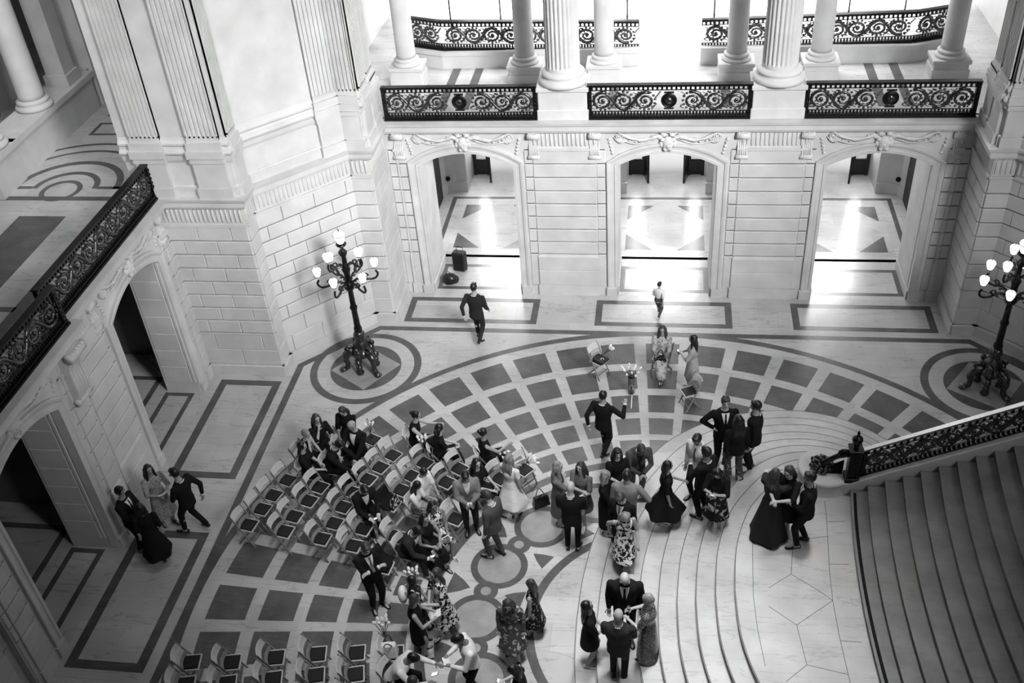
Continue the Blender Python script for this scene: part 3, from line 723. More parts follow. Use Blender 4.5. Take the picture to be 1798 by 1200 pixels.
# ------------------------------------------------------------------ grand staircase
ST = thing('staircase', 'broad pale marble staircase of curved steps rising to the right', 'staircase', (3, 0, 0))
RISE = .14
def cat_rom(pts, n=6):
    P = [Vector(p) for p in pts]; out = []
    for i in range(len(P) - 1):
        a, b, c, d = P[max(i - 1, 0)], P[i], P[i + 1], P[min(i + 2, len(P) - 1)]
        for k in range(n):
            t = k / n; out.append(.5 * ((2 * b) + (c - a) * t + (2 * a - 5 * b + 4 * c - d) * t * t + (3 * b - 3 * c + d - a) * t ** 3))
    out.append(P[-1]); return out
O1 = [(-1.44, 0), (-1.39, 1.05), (-1.20, 2.2), (-.78, 3.3), (-.01, 4.62), (.56, 5.2), (1.14, 5.57), (1.85, 5.85), (2.58, 5.98), (3.3, 5.95), (4.0, 5.72), (4.7, 5.2), (5.3, 4.4), (5.5, 3.2)]
O9 = [(1.32, 0), (1.385, .95), (1.60, 1.75), (1.84, 2.2), (2.15, 2.62), (2.36, 2.82), (2.55, 2.98), (2.75, 3.08), (2.98, 3.12), (3.2, 3.1), (3.4, 3.05), (3.6, 3.0), (3.8, 2.95), (3.95, 2.9)]
ST['kind'] = 'structure'
O1 = cat_rom(O1); O9 = cat_rom(O9); FX = [0, .137, .268, .402, .529, .648, .764, .884, 1.0]
def step_outline(k):
    f = FX[k]; P = [a.lerp(b, f) for a, b in zip(O1, O9)]
    full = [Vector((p.x, -p.y)) for p in reversed(P[1:])] + P
    return full
GRIME = mat('joint_and_edge_shade', .07, .6)  # dark tone for slab joints and for the painted shade at step edges
JOINTS = [[(2.38, 1.18), (2.28, .41)], [(2.28, .41), (1.88, .08)], [(2.28, .41), (2.74, .06), (2.92, -.11)], [(2.92, -.11), (2.28, -.66)], [(2.28, -.66), (1.85, -.31)], [(2.28, -.66), (2.37, -1.42)],
          [(2.37, -1.42), (2.99, -1.55)], [(2.37, -1.42), (2.02, -1.76)], [(3.04, 2.2), (3.02, 1.7), (2.98, 1.1), (2.94, .57), (2.92, -.11), (2.94, -.8), (2.99, -1.55), (3.06, -2.4)], [(2.38, 1.18), (2.99, 1.32)],
          [(2.38, 1.18), (1.97, 1.45)], [(3.03, 1.68), (3.34, 1.71)], [(2.95, .68), (3.28, .7)], [(2.95, -.92), (3.28, -.92)], [(1.72, 1.5), (1.66, 1.0), (1.63, .4), (1.61, -.11), (1.64, -.8), (1.72, -1.5)]]
for k in range(9):
    P = step_outline(k); m = MB(); z1 = RISE * (k + 1); z0 = 0 if k == 0 else z1 - RISE - .05
    poly = [(p.x - 3, p.y) for p in P] + [(3.0, P[-1].y), (3.0, P[0].y)]
    cc = Vector((5, 0)); nose = []
    m.prism(poly, z0, z1 - .035, 0)
    # rounded nosing overhangs the riser a little
    off = []
    for i, (x, y) in enumerate(poly[:-2]):
        a = Vector(poly[max(i - 1, 0)]); b = Vector(poly[min(i + 1, len(poly) - 3)]); d = (b - a).normalized(); off.append((x - d.y * .022 , y + d.x * .022) if True else (x, y))
    off = off + [poly[-2], poly[-1]]
    m.prism(off, z1 - .035, z1, 0)
    # painted shade line just inside the edge, for the shadow under the nosing
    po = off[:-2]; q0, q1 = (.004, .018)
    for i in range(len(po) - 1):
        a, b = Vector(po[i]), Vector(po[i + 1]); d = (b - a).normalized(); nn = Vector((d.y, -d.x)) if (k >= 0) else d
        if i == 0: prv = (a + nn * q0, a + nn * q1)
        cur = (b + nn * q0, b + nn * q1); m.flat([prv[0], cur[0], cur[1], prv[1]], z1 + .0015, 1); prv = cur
    if k == 8:
        for L_ in JOINTS:
            for (xa, ya), (xb, yb) in zip(L_[:-1], L_[1:]): m.bar((xa - 3, ya, z1), (xb - 3, yb, z1), .009, .003, 1)
    m.obj('landing' if k == 8 else 'step', [MSTEP, GRIME], ST)  # GRIME carries the slab joints and the painted shade at step edges
ZL = RISE * 9
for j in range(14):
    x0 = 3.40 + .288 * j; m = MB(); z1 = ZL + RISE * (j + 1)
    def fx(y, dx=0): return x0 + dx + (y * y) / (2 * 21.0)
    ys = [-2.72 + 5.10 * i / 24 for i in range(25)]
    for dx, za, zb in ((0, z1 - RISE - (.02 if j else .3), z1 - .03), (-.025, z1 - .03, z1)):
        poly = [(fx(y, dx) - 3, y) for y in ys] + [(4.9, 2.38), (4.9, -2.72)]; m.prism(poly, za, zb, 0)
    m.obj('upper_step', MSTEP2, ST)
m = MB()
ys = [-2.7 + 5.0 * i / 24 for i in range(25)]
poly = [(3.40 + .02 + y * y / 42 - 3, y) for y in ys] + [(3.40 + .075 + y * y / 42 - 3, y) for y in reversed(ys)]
m.prism(poly, ZL + RISE, ZL + RISE + .004); m.obj('slot_shadow', BLACK, ST)  # flat black strip standing in for the shadow in the slot
def string(s):
    m = MB(); x0 = 3.15; n = 12
    def zt(x): return ZL + .30 + max(0, x - 3.45) * .49
    y0, y1 = (2.38, 2.92) if s > 0 else (-2.72, -3.26)
    xs = [3.1, 3.45, 8.0]
    for a, b in zip(xs[:-1], xs[1:]):
        m.hexa([(a - 3, y0, 0), (b - 3, y0, 0), (b - 3, y1, 0), (a - 3, y1, 0), (a - 3, y0, zt(a)), (b - 3, y0, zt(b)), (b - 3, y1, zt(b)), (a - 3, y1, zt(a))])
        m.hexa([(a - 3, y0 - s * .03, zt(a) - .09), (b - 3, y0 - s * .03, zt(b) - .09), (b - 3, y1 + s * .03, zt(b) - .09), (a - 3, y1 + s * .03, zt(a) - .09), (a - 3, y0 - s * .03, zt(a)), (b - 3, y0 - s * .03, zt(b)), (b - 3, y1 + s * .03, zt(b)), (a - 3, y1 + s * .03, zt(a))])
    # drum end
    m.lathe([(.50, ZL - .3), (.50, ZL + .05), (.47, ZL + .07), (.47, ZL + .22), (.50, ZL + .24), (.51, ZL + .30), (.48, ZL + .325)], (.08, 2.78 if s > 0 else -3.12, 0), 40)
    m.obj('stone_string', STONE, ST)
string(1); string(-1)
for s in (1, -1):
    ft, bk = ('on the far side', 'rear') if s > 0 else ('on the near side', 'front')
    b = balustrade('bronze scrolled stair railing with bright top rail ' + ft, (3.62, 2.52 if s > 0 else -2.88), (8.0, 2.52 if s > 0 else -2.88), ZL + .32, ZL + .32 + 4.38 * .49, .72, 11, False, name='stair_railing', base=.09)
    n = thing('newel_post', 'black bronze newel with urn finial at the foot of the %s stair railing' % bk, 'newel post', (3.50, 2.50 if s > 0 else -2.86, ZL + .31))
    m = MB(); m.box((0, 0, .40), (.20, .20, .72)); m.box((0, 0, .05), (.26, .26, .10)); m.box((0, 0, .76), (.25, .25, .05)); m.obj('pier', BRONZE, n, bevel=.01)
    m = MB(); m.lathe([(.04, .78), (.05, .83), (.035, .86), (.085, .93), (.10, .99), (.085, 1.04), (.04, 1.07), (.02, 1.10), (.03, 1.14), (.015, 1.19)], n=16); m.obj('urn_finial', BRONZE, n)
    m = MB()
    sc = [(-.12 - .42 * t, s * (.02 + .18 * t * t), .62 - .50 * t + .1 * sin(pi * t)) for t in [i / 10 for i in range(11)]]
    m.tube(sc, [.07 - .02 * sin(pi * i / 10) for i in range(11)], 8)
    m.tube([(-.2 + .11 * (1 - .06 * i) * cos(i * .6), 0, .62 + .11 * (1 - .06 * i) * sin(i * .6)) for i in range(12)], .035, 6)
    for i in range(60):
        a = i * 2.4; r = .21 * math.sqrt((i % 30) / 30); m.ball((-.50 + r * cos(a), s * .24 + r * sin(a), .06 + .16 * (1 - r / .22) + .03 * (i % 3)), (.05, .04, .05), 6, 4, 1)
    for i in range(16): m.tube([(-.15 - i * .02, s * .1, .02), (-.15 - i * .02, s * .12, .35 - i * .012)], .012, 4)
    m.obj('acanthus_scroll', [BRONZE, BRASSY], n)

# ------------------------------------------------------------------ candelabra
def candelabrum(name, label, loc, rot):
    t = thing(name, label, 'candelabrum', loc, rot)
    b = MB(); b.lathe([(.22, .42), (.27, .50), (.24, .58), (.17, .64), (.19, .74), (.13, .82), (.10, .92), (.13, .98), (.12, 1.06), (.085, 1.12)], n=24, fl=8, fa=.12)
    b.obj('pedestal_body', BRASSY, t)
    for k in range(3):
        a = R(120 * k); ca, sa = cos(a), sin(a); l = MB()
        pth = [(.14, .50), (.28, .56), (.40, .48), (.44, .34), (.40, .20), (.42, .10), (.50, .05)]
        l.tube([(r * ca, r * sa, z) for r, z in pth], [.10, .11, .10, .075, .06, .07, .06], 8)
        l.ball((.52 * ca, .52 * sa, .055), (.09, .09, .055), 10, 6)
        for q in (-.35, 0, .35): l.ball((.52 * ca + .07 * cos(a + q * 2), .52 * sa + .07 * sin(a + q * 2), .04), (.04, .04, .04), 6, 4)
        l.tube([((.30 + .10 * cos(i * .7) * (1 - i * .05)) * ca, (.30 + .10 * cos(i * .7) * (1 - i * .05)) * sa, .62 + .10 * sin(i * .7) * (1 - i * .05)) for i in range(11)], .035, 6)
        l.obj('clawed_foot', BRASSY, t)
        g = MB(); a2 = a + R(60)
        g.ball((.22 * cos(a2), .22 * sin(a2), .52), (.10, .10, .17), 8, 6); g.ball((.27 * cos(a2), .27 * sin(a2), .70), (.065, .065, .075), 8, 6); g.ball((.30 * cos(a2), .30 * sin(a2), .34), (.09, .09, .1), 8, 6)
        g.lathe([(.08, 0), (.10, .06), (.06, .12), (.08, .2), (.05, .26)], (.28 * cos(a2), .28 * sin(a2), 0), 10); g.obj('cherub_figure', BRASSY, t)
    s = MB(); s.lathe([(.085, 1.1), (.095, 1.2), (.07, 1.28), (.065, 1.75), (.085, 1.78), (.085, 1.84), (.062, 1.88), (.058, 2.3), (.11, 2.36), (.13, 2.44), (.11, 2.52), (.06, 2.58), (.07, 2.8), (.10, 2.9), (.055, 3.0), (.05, 3.25), (.09, 3.3), (.10, 3.36), (.05, 3.42), (.04, 3.5), (.10, 3.53), (.12, 3.57)], n=20, fl=10, fa=.08)
    s.obj('pole', BRONZE, t)
    def globe(x, y, z, r, par):
        g = MB(); g.lathe([(r * .42, -r * 1.25), (r * .55, -r * 1.1), (r * .95, r * .1), (r * 1.0, r * .3), (r * .85, r * .68), (r * .5, r * .95), (r * .12, r * 1.05)], (x, y, z), 16)
        o = g.obj('glass_globe', GLOBE, par)
        k = MB(); k.lathe([(r * .1, r * 1.03), (r * .16, r * 1.12), (r * .06, r * 1.2), (r * .1, r * 1.32), (r * .03, r * 1.4)], (x, y, z), 8); k.lathe([(r * .2, -r * 1.5), (r * .5, -r * 1.38), (r * .5, -r * 1.22), (r * .3, -r * 1.2)], (x, y, z), 12)
        k.tube([(x + r * 1.0 * cos(i * pi / 8), y + r * 1.0 * sin(i * pi / 8), z + r * .3) for i in range(17)], r * .07, 4, cap=False)
        k.obj('globe_mount', BRONZE, o)
    for n, rr, zg, z0, da in ((6, .66, 2.93, 2.50, 0), (3, .42, 3.40, 3.0, 30)):
        for k in range(n):
            a = R(da + 360 / n * k); ca, sa = cos(a), sin(a); m = MB()
            pth = [(.06, z0), (rr * .4, z0 + .10), (rr * .72, z0 + .02), (rr * .95, z0 + .02), (rr * 1.06, z0 + .12), (rr, z0 + .22)]
            m.tube([p for p in cat_rom([Vector((r * ca, r * sa, z)) for r, z in pth], 5)], .026, 8)
            m.tube([((rr * .62 + .07 * (1 - i * .05) * cos(i * .6)) * ca, (rr * .62 + .07 * (1 - i * .05) * cos(i * .6)) * sa, z0 + .12 + .07 * (1 - i * .05) * sin(i * .6)) for i in range(12)], .018, 6)
            for i in range(5): m.ball(((rr * .25 + i * .07) * ca, (rr * .25 + i * .07) * sa, z0 + .02 + .05 * (i % 2)), (.035, .035, .03), 6, 4, 1)
            ar = m.obj('arm', [BRONZE, BRASSY], t); globe(rr * ca, rr * sa, zg + .02, .10, ar)
    globe(0, 0, 3.76, .135, t)
    return t
lmp = candelabrum('candelabrum', 'tall bronze candelabrum with lit glass globes standing on the left floor ring', (-7.26, 7.28, 0), R(-160))
dup(lmp, (7.27, 7.20, 0), R(-174), 'tall bronze candelabrum with lit glass globes at the right edge, beside the stair railing')
for o, sx in ((lmp, -1), (None, 1)):
    L = bpy.data.lights.new('candelabrum_light', 'POINT'); L.energy = 22 if sx < 0 else 7; L.shadow_soft_size = .5
    lo = bpy.data.objects.new('candelabrum_light', L); lo.location = (sx * 7.26, 7.25, 3.3); COL.objects.link(lo)
t = thing('wall_lamp', 'lit glass globe of a bracket lamp cut off by the left picture edge', 'lamp', (-14.3, 7.05, 7.15))
g = MB(); g.lathe([(.05, -.14), (.07, -.1), (.13, .05), (.13, .12), (.06, .22)], n=14); g.obj('glass_globe', GLOBE, t)
g = MB(); g.lathe([(.03, -.4), (.10, -.32), (.12, -.16), (.05, -.13)], n=12); g.tube([(0, 0, -.35), (-.2, .02, -.5), (-.6, .05, -.4)], .03, 6); g.obj('bracket', BRONZE, t)
# ------------------------------------------------------------------ folding chairs
def make_chair():
    t = thing('folding_chair', None, 'chair')
    top = Vector((-.225, 0, .80)); foot = Vector((.165, 0, 0)); wd = .19
    for s in (-1, 1):
        m = MB(); m.bar(top + Vector((0, s * wd, 0)), foot + Vector((0, s * wd, 0)), .022, .034, up=(1, 0, 0)); m.obj('front_leg', WOODM, t, bevel=.004)
        b = MB(); b.tube([top + Vector((0, s * wd, -.008)), top + Vector((-.004, s * wd, .014))], [.016, .013], 8); b.obj('metal_cap', RAILTOP, t)
        m = MB(); m.bar((.10, s * (wd - .028), .415), (-.215, s * (wd - .028), 0), .020, .032, up=(1, 0, 0)); m.obj('rear_leg', WOODM, t, bevel=.004)
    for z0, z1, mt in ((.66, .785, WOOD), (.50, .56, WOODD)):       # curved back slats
        m = MB(); n = 8; vs = []; fs = []
        for i in range(n + 1):
            q = -1 + 2 * i / n; y = q * (wd - .008); bow = -.045 * (1 - q * q) - .0
            for z in (z0, z1):
                x = top.x + (.80 - z) * .4875; vs += [(x + bow - .008, y, z), (x + bow + .008, y, z)]
        for i in range(n):
            a = i * 4; b = a + 4; fs += [(a, a + 2, b + 2, b), (a + 1, b + 1, b + 3, a + 3), (a + 2, a + 3, b + 3, b + 2), (a, b, b + 1, a + 1)]
        fs += [(0, 1, 3, 2), (n * 4, n * 4 + 2, n * 4 + 3, n * 4 + 1)]
        m.add(vs, fs); m.obj('back_slat', mt, t)
    m = MB()
    for s in (-1, 1): m.box((.0, s * (wd - .032), .435), (.33, .022, .03))
    m.box((.165, 0, .435), (.022, 2 * wd - .05, .03)); m.box((-.155, 0, .435), (.022, 2 * wd - .05, .03)); m.box((0, 0, .428), (.31, 2 * wd - .08, .012)); m.obj('seat_frame', WOOD, t)
    m = MB(); n = 6; m.box((.002, 0, .452), (.30, 2 * wd - .095, .030)); m.obj('seat', PAD, t, bevel=.012)
    m = MB(); m.bar((.105, -wd, .125), (.105, wd, .125), .018, .028); m.obj('front_stretcher', WOODM, t)
    m = MB(); m.bar((-.135, -(wd - .03), .105), (-.135, wd - .03, .105), .018, .028); m.obj('rear_stretcher', WOODM, t)
    return t
CH0 = make_chair(); CH_USED = [False]
def chair(x, y, yaw, label, z=0):
    if not CH_USED[0]:
        CH_USED[0] = True; CH0.location = (x, y, z); CH0.rotation_euler = (0, 0, yaw); CH0['label'] = label; CH0['group'] = 'white folding chairs'; return CH0
    return dup(CH0, (x, y, z), yaw, label, 'white folding chairs')
# ------------------------------------------------------------------ people
def ik(a, c, l1, l2, hint):
    d = c - a; L = d.length
    if L > (l1 + l2) * .995: c = a + d * ((l1 + l2) * .995 / L); d = c - a; L = d.length
    L = max(L, abs(l1 - l2) + .02); q = (l1 * l1 - l2 * l2 + L * L) / (2 * L); h = math.sqrt(max(0, l1 * l1 - q * q))
    t = d.normalized(); n = hint - t * hint.dot(t); n = n.normalized() if n.length > 1e-5 else t.orthogonal().normalized()
    return a + t * q + n * h, c
ARM = {  # hand relative to shoulder: forward, outward, up (x height); elbow hint forward, outward, up
    'down': (.02, .02, -.317, -.5, .3, 0), 'swing_f': (.12, .02, -.27, -.6, .3, -.3), 'swing_b': (-.11, .03, -.27, -.8, .4, 0),
    'hip': (.02, -.01, -.20, -.3, 1, 0), 'front': (.14, -.10, -.21, -.3, .8, -.4), 'phone': (.17, -.08, -.10, -.2, .7, -.8), 'hold': (.19, -.05, -.15, -.3, .6, -.8),
    'cross': (.11, -.17, -.12, .1, .8, -.6), 'raise': (.15, .10, -.02, -.2, .9, -.9), 'lap': (.20, -.06, -.21, -.3, .3, -.4), 'knee': (.25, -.02, -.21, -.3, .7, -.2),
    'face': (.09, -.07, .02, .1, .6, -.9), 'hug': (.25, -.06, .0, .1, 1, -.3), 'hugl': (.25, -.08, -.09, .1, 1, -.5), 'reach': (.27, .0, -.08, -.1, .5, -.9), 'offer': (.24, -.075, -.10, -.1, .5, -.9), 'back': (-.09, -.05, -.2, -.3, .9, 0)}
def pose(H, sit=False, lean=0, hp=0, hy=0, arms=('down', 'down'), walk=0, twist=0, seat=.46, cross=False, w=1.0, side=0, bend=0):
    u = R(lean); J = {}
    hz = seat + .085 if sit else H * (.515 - .012 * abs(walk) / .3)
    P = Vector((0, 0, hz)); J['pelvis'] = P; s = H / 1.75
    U = Vector((sin(u), sin(R(side)), cos(u))).normalized(); Fw = Vector((cos(u), 0, -sin(u))); rt = Matrix.Rotation(R(twist), 3, U)
    Fw = rt @ Fw; O = U.cross(Fw); J['U'], J['F'], J['O'] = U, Fw, O
    J['waist'] = P + U * .07 * H; J['chest'] = P + U * .215 * H; J['neck'] = P + U * .315 * H
    for i, sg in enumerate((1, -1)):
        S = P + U * .268 * H + O * sg * .106 * H * w; a = ARM[arms[i]] if isinstance(arms[i], str) else arms[i]
        Lf = Vector((Fw.x, Fw.y, 0)).normalized(); Lo = Vector((-Lf.y, Lf.x, 0))
        tgt = S + (Lf * a[0] + Lo * sg * a[1] + Vector((0, 0, a[2]))) * H
        el, wr = ik(S, tgt, .172 * H, .150 * H, Lf * a[3] + Lo * sg * a[4] + Vector((0, 0, a[5])))
        J['sh%d' % i], J['el%d' % i], J['wr%d' % i] = S, el, wr
        hipj = P + Vector((0, sg * .052 * H, -.01 * H))
        if sit:
            fx = .25 * H; ft = Vector((fx + (.02 if i else -.03), sg * (.055 * H if not cross else -.03 * sg * (1 if i else -1)), .045 * H))
            if cross and i: ft = Vector((fx + .12, .05, .2))
            kh = Vector((.6, .1 * sg, 1))
        else:
            st = walk * (1 if i == 0 else -1); ft = Vector((st * H * .55 + .01, sg * .055 * H, .045 * H + (.07 * H if st < -.1 else 0) * abs(walk) / .3)); kh = Vector((1, .05 * sg, .0))
            if bend and i: ft = Vector((-.28, sg * .06, .33))
        kn, an = ik(hipj, ft, .240 * H, .238 * H, kh)
        J['hp%d' % i], J['kn%d' % i], J['an%d' % i] = hipj, kn, an
        J['to%d' % i] = Vector((.13 * s, .03 * sg * s, -.035 * H + (0 if st_flat(an, H) else -.05)))
    hd = R(lean * .6 + hp); fw = Vector((cos(hd) * cos(R(hy + twist)), cos(hd) * sin(R(hy + twist)), -sin(hd))); up0 = Vector((sin(hd), 0, cos(hd)))
    o = up0.cross(fw).normalized(); hu = fw.cross(o)
    J['head'] = J['neck'] + U * .02 * H + hu * .088 * H + fw * .012 * H; J['hf'], J['ho'], J['hu'] = fw, o, hu
    J['top'] = J['head'] + hu * .072 * H
    return J
def st_flat(a, H): return a.z < .06 * H

def loft(mb, secs, n=14, mi=0):
    """secs: (centre, axis_a, axis_b, ra, rb)"""
    vs = []; fs = []; m = len(secs)
    for c, a, b, ra, rb in secs:
        for k in range(n): t = 2 * pi * k / n; vs.append(c + a * (ra * cos(t)) + b * (rb * sin(t)))
    for i in range(m - 1):
        for k in range(n): fs.append((i * n + k, i * n + (k + 1) % n, (i + 1) * n + (k + 1) % n, (i + 1) * n + k))
    fs += [tuple(reversed(range(n))), tuple(range((m - 1) * n, m * n))]
    mb.add(vs, fs, mi, True)
def limb(mb, pts, rs, n=10):
    P = []; Q = []
    for i in range(len(pts) - 1):
        for k in range(4):
            t = k / 4; P.append(pts[i].lerp(pts[i + 1], t)); Q.append(rs[i] + (rs[i + 1] - rs[i]) * t)
    P.append(pts[-1]); Q.append(rs[-1]); mb.tube(P, Q, n)
    for p, r in ((pts[0], rs[0]), (pts[-1], rs[-1])): mb.ball(p, r * .98, 10, 7)
    for p, r in zip(pts[1:-1], rs[1:-1]): mb.ball(p, r * 1.0, 10, 7)
def torso(mb, J, H, e=0.0, w=1.0, fem=False, hem=None, flare=0.0, top=True):
    U, F, O = J['U'], J['F'], J['O']; P = J['pelvis']; s = H
    O0 = Vector((0, 1, 0)); F0 = Vector((1, 0, 0))
    if fem: tb = [(-.035, .088, .068), (.0, .098, .070), (.05, .084, .058), (.095, .070, .052), (.14, .076, .060), (.19, .088, .072), (.235, .094, .062), (.262, .092, .054), (.282, .072, .046), (.298, .050, .040), (.316, .034, .035)]
    else: tb = [(-.035, .088, .068), (.0, .094, .070), (.05, .088, .062), (.095, .084, .060), (.14, .092, .064), (.19, .104, .070), (.235, .110, .066), (.262, .106, .060), (.284, .085, .050), (.300, .058, .044), (.318, .040, .039)]
    secs = []
    for z, a, b in tb:
        if not top and z > .12: break
        k = min(1, max(0, z / .1)); oo = O0.lerp(O, k).normalized(); ff = F0.lerp(F, k).normalized()
        a2 = a * (w if z > .1 else (1 + (w - 1) * .5))
        secs.append((P + U * z * s, oo, ff, a2 * s + e, b * s * (1 + (w - 1) * .8) + e))
    if hem is not None:
        z0 = secs[0][0]; secs.insert(0, (P + Vector((0, 0, hem * H)), O0, F0, (.098 + flare) * H + e, (.074 + flare) * H + e))
    loft(mb, secs)
def remesh(mb, name, mats, parent, vox=.018, smooth=4, extra=None):
    me = mb.mesh(name, mats[0] if isinstance(mats, (list, tuple)) else mats)
    tmp = bpy.data.objects.new('tmp', me); COL.objects.link(tmp)
    r = tmp.modifiers.new('r', 'REMESH'); r.mode = 'VOXEL'; r.voxel_size = vox; r.use_smooth_shade = True
    if smooth: sm = tmp.modifiers.new('s', 'SMOOTH'); sm.iterations = smooth; sm.factor = .5
    dg = bpy.context.evaluated_depsgraph_get(); ev = tmp.evaluated_get(dg); nm = bpy.data.meshes.new_from_object(ev)
    bpy.data.objects.remove(tmp); bpy.data.meshes.remove(me); nm.name = name
    nm.materials.clear()
    for q in (mats if isinstance(mats, (list, tuple)) else [mats]): nm.materials.append(q)
    if extra and extra.v:
        e = bpy.data.meshes.new('e'); e.from_pydata(extra.v, [], extra.f)
        bm = bmesh.new(); bm.from_mesh(nm); n0 = len(bm.faces); bm.from_mesh(e); bm.faces.ensure_lookup_table()
        for i, mi in enumerate(extra.m): bm.faces[n0 + i].material_index = mi; bm.faces[n0 + i].smooth = True
        bm.to_mesh(nm); bm.free(); bpy.data.meshes.remove(e)
    o = bpy.data.objects.new(name, nm); COL.objects.link(o); o.parent = parent; return o
def hand(mb, ex, J, i, H, grip=.5):
    """palm with four fingers of unequal length and an opposed thumb"""
    w, e = J['wr%d' % i], J['el%d' % i]; d = (w - e).normalized(); sg = 1 if i == 0 else -1; s = H / 1.75
    dn = Vector((0, 0, -1)); lat = d.cross(dn)
    lat = lat.normalized() if lat.length > .2 else J['F'].copy() * 1.0
    lat = (lat - d * lat.dot(d)).normalized(); pn = d.cross(lat).normalized()
    inner = -J['O'] * sg
    if pn.dot(inner if abs(d.z) > .7 else dn) < 0: pn = -pn
    mb.tube([w - d * .01, w + d * .03 * s, w + d * .085 * s], [.026 * s, .032 * s, .030 * s], 10, flat=1.0)
    M = Matrix((tuple(lat), tuple(pn), tuple(d))).transposed(); c = w + d * .055 * s; mb.ball(c, (.040 * s, .018 * s, .052 * s), 10, 7, M=M)
    for k, ln in enumerate((.066, .076, .071, .055)):
        b = w + d * .090 * s + lat * (.027 - .018 * k) * s; a = .35 + grip * 1.1 + .08 * k
        p1 = b + (d * cos(a * .5) + pn * sin(a * .5)) * ln * .45 * s; p2 = p1 + (d * cos(a) + pn * sin(a)) * ln * .33 * s; p3 = p2 + (d * cos(a * 1.5) + pn * sin(a * 1.5)) * ln * .28 * s
        ex.tube([b - d * .012, b, p1, p2, p3], [.0095 * s, .0095 * s, .0088 * s, .008 * s, .0065 * s], 6)
    tl = J['F'] if abs(d.z) > .7 else J['O'] * -sg
    th = lat * (1 if lat.dot(tl) > 0 else -1)
    b = w + d * .03 * s + th * .028 * s; p1 = b + (th * .8 + d * .7 + pn * .3).normalized() * .034 * s; p2 = p1 + (d * .8 + th * .25 + pn * .6).normalized() * .028 * s
    ex.tube([b - th * .012, b, p1, p2], [.012 * s, .012 * s, .0105 * s, .008 * s], 6)
    J['palm%d' % i] = c + pn * .03 * s; J['pn%d' % i] = pn; J['d%d' % i] = d; J['lat%d' % i] = lat
def face_patch(obj_mesh, J, H, pts2, off, name, m, parent):
    """lay a thin cloth strip on the chest: pts2 rows of (o,z) in torso units"""
    bv = BVHTree.FromPolygons([v.co for v in obj_mesh.vertices], [p.vertices for p in obj_mesh.polygons])
    U, F, O, P = J['U'], J['F'], J['O'], J['pelvis']; vs = []; n = len(pts2[0]); k = 0
    for row in pts2:
        for o_, z in row:
            a = P + U * z * H + O * o_ * H + F * .5; h = bv.ray_cast(a, -F, 1.0)
            q = h[0] if h[0] is not None else P + U * z * H + O * o_ * H + F * .07 * H
            vs.append(q + F * off)
    m_ = len(pts2); fs = []
    for i in range(m_ - 1):
        for j in range(n - 1): fs.append((i * n + j, i * n + j + 1, (i + 1) * n + j + 1, (i + 1) * n + j))
    t = len(vs); vs += [v - F * .008 for v in vs]; fs += [tuple(t + i for i in reversed(f)) for f in fs]
    mb = MB(); mb.add(vs, fs, 0, True); return mb.obj(name, m, parent, fix=False)
def make_hair(J, H, style, m, parent):
    if style == 'bald': return
    hb = MB(); s = H / 1.75; c = J['head']; f, o, u = J['hf'], J['ho'], J['hu']; M = Matrix((tuple(f), tuple(o), tuple(u))).transposed()
    fr = -.018 * s
    hb.ball(c + f * -.014 * s + u * .020 * s, (.102 * s, .086 * s, .112 * s), 16, 12, M=M)
    if style in ('short', 'crop'): pass
    if style == 'fringe' or style == 'short': hb.ball(c + f * .045 * s + u * .082 * s, (.055 * s, .066 * s, .035 * s), 12, 8, M=M)
    if style == 'bun': hb.ball(c - f * .105 * s + u * .07 * s, .048 * s, 12, 8)
    if style in ('long', 'wavy', 'mid', 'fringe', 'bob'):
        back = -J['F']; dn = Vector((0, 0, -1)); L = {'long': .36, 'wavy': .30, 'mid': .20, 'fringe': .30, 'bob': .12}[style] * s
        base = c - f * .035 * s; nb = J['neck'] + back * .075 * s
        for k in range(5):
            q = (k - 2) / 2; off = o * q * .062 * s
            p0 = base + off + u * .03 * s; p1 = base + off * 1.15 - u * .07 * s - f * .02 * s
            p2 = p1 + (dn * .7 + back * .25) * L * .45 + off * .25; p3 = p2 + (dn - J['F'] * .1) * L * .55 + (f * .02 * sin(k * 2.2) if style == 'wavy' else Vector())
            hb.tube([p0, p1, p2, p2.lerp(p3, .5) + o * (.012 * sin(k * 3) if style == 'wavy' else 0), p3], [.046 * s, .045 * s, .042 * s, .036 * s, .018 * s], 8)
        if style in ('fringe', 'long'):
            for sg in (1, -1):
                p0 = c + o * sg * .074 * s + f * .02 * s + u * .02 * s; hb.tube([p0, p0 - u * .09 * s + o * sg * .006, p0 - u * .13 * s + dn * L * .35 + o * sg * .02 * s, p0 - u * .13 * s + dn * L * .62 + f * .01], [.026 * s, .03 * s, .03 * s, .012 * s], 8)
    remesh(hb, 'hair', m, parent, .013, 3)

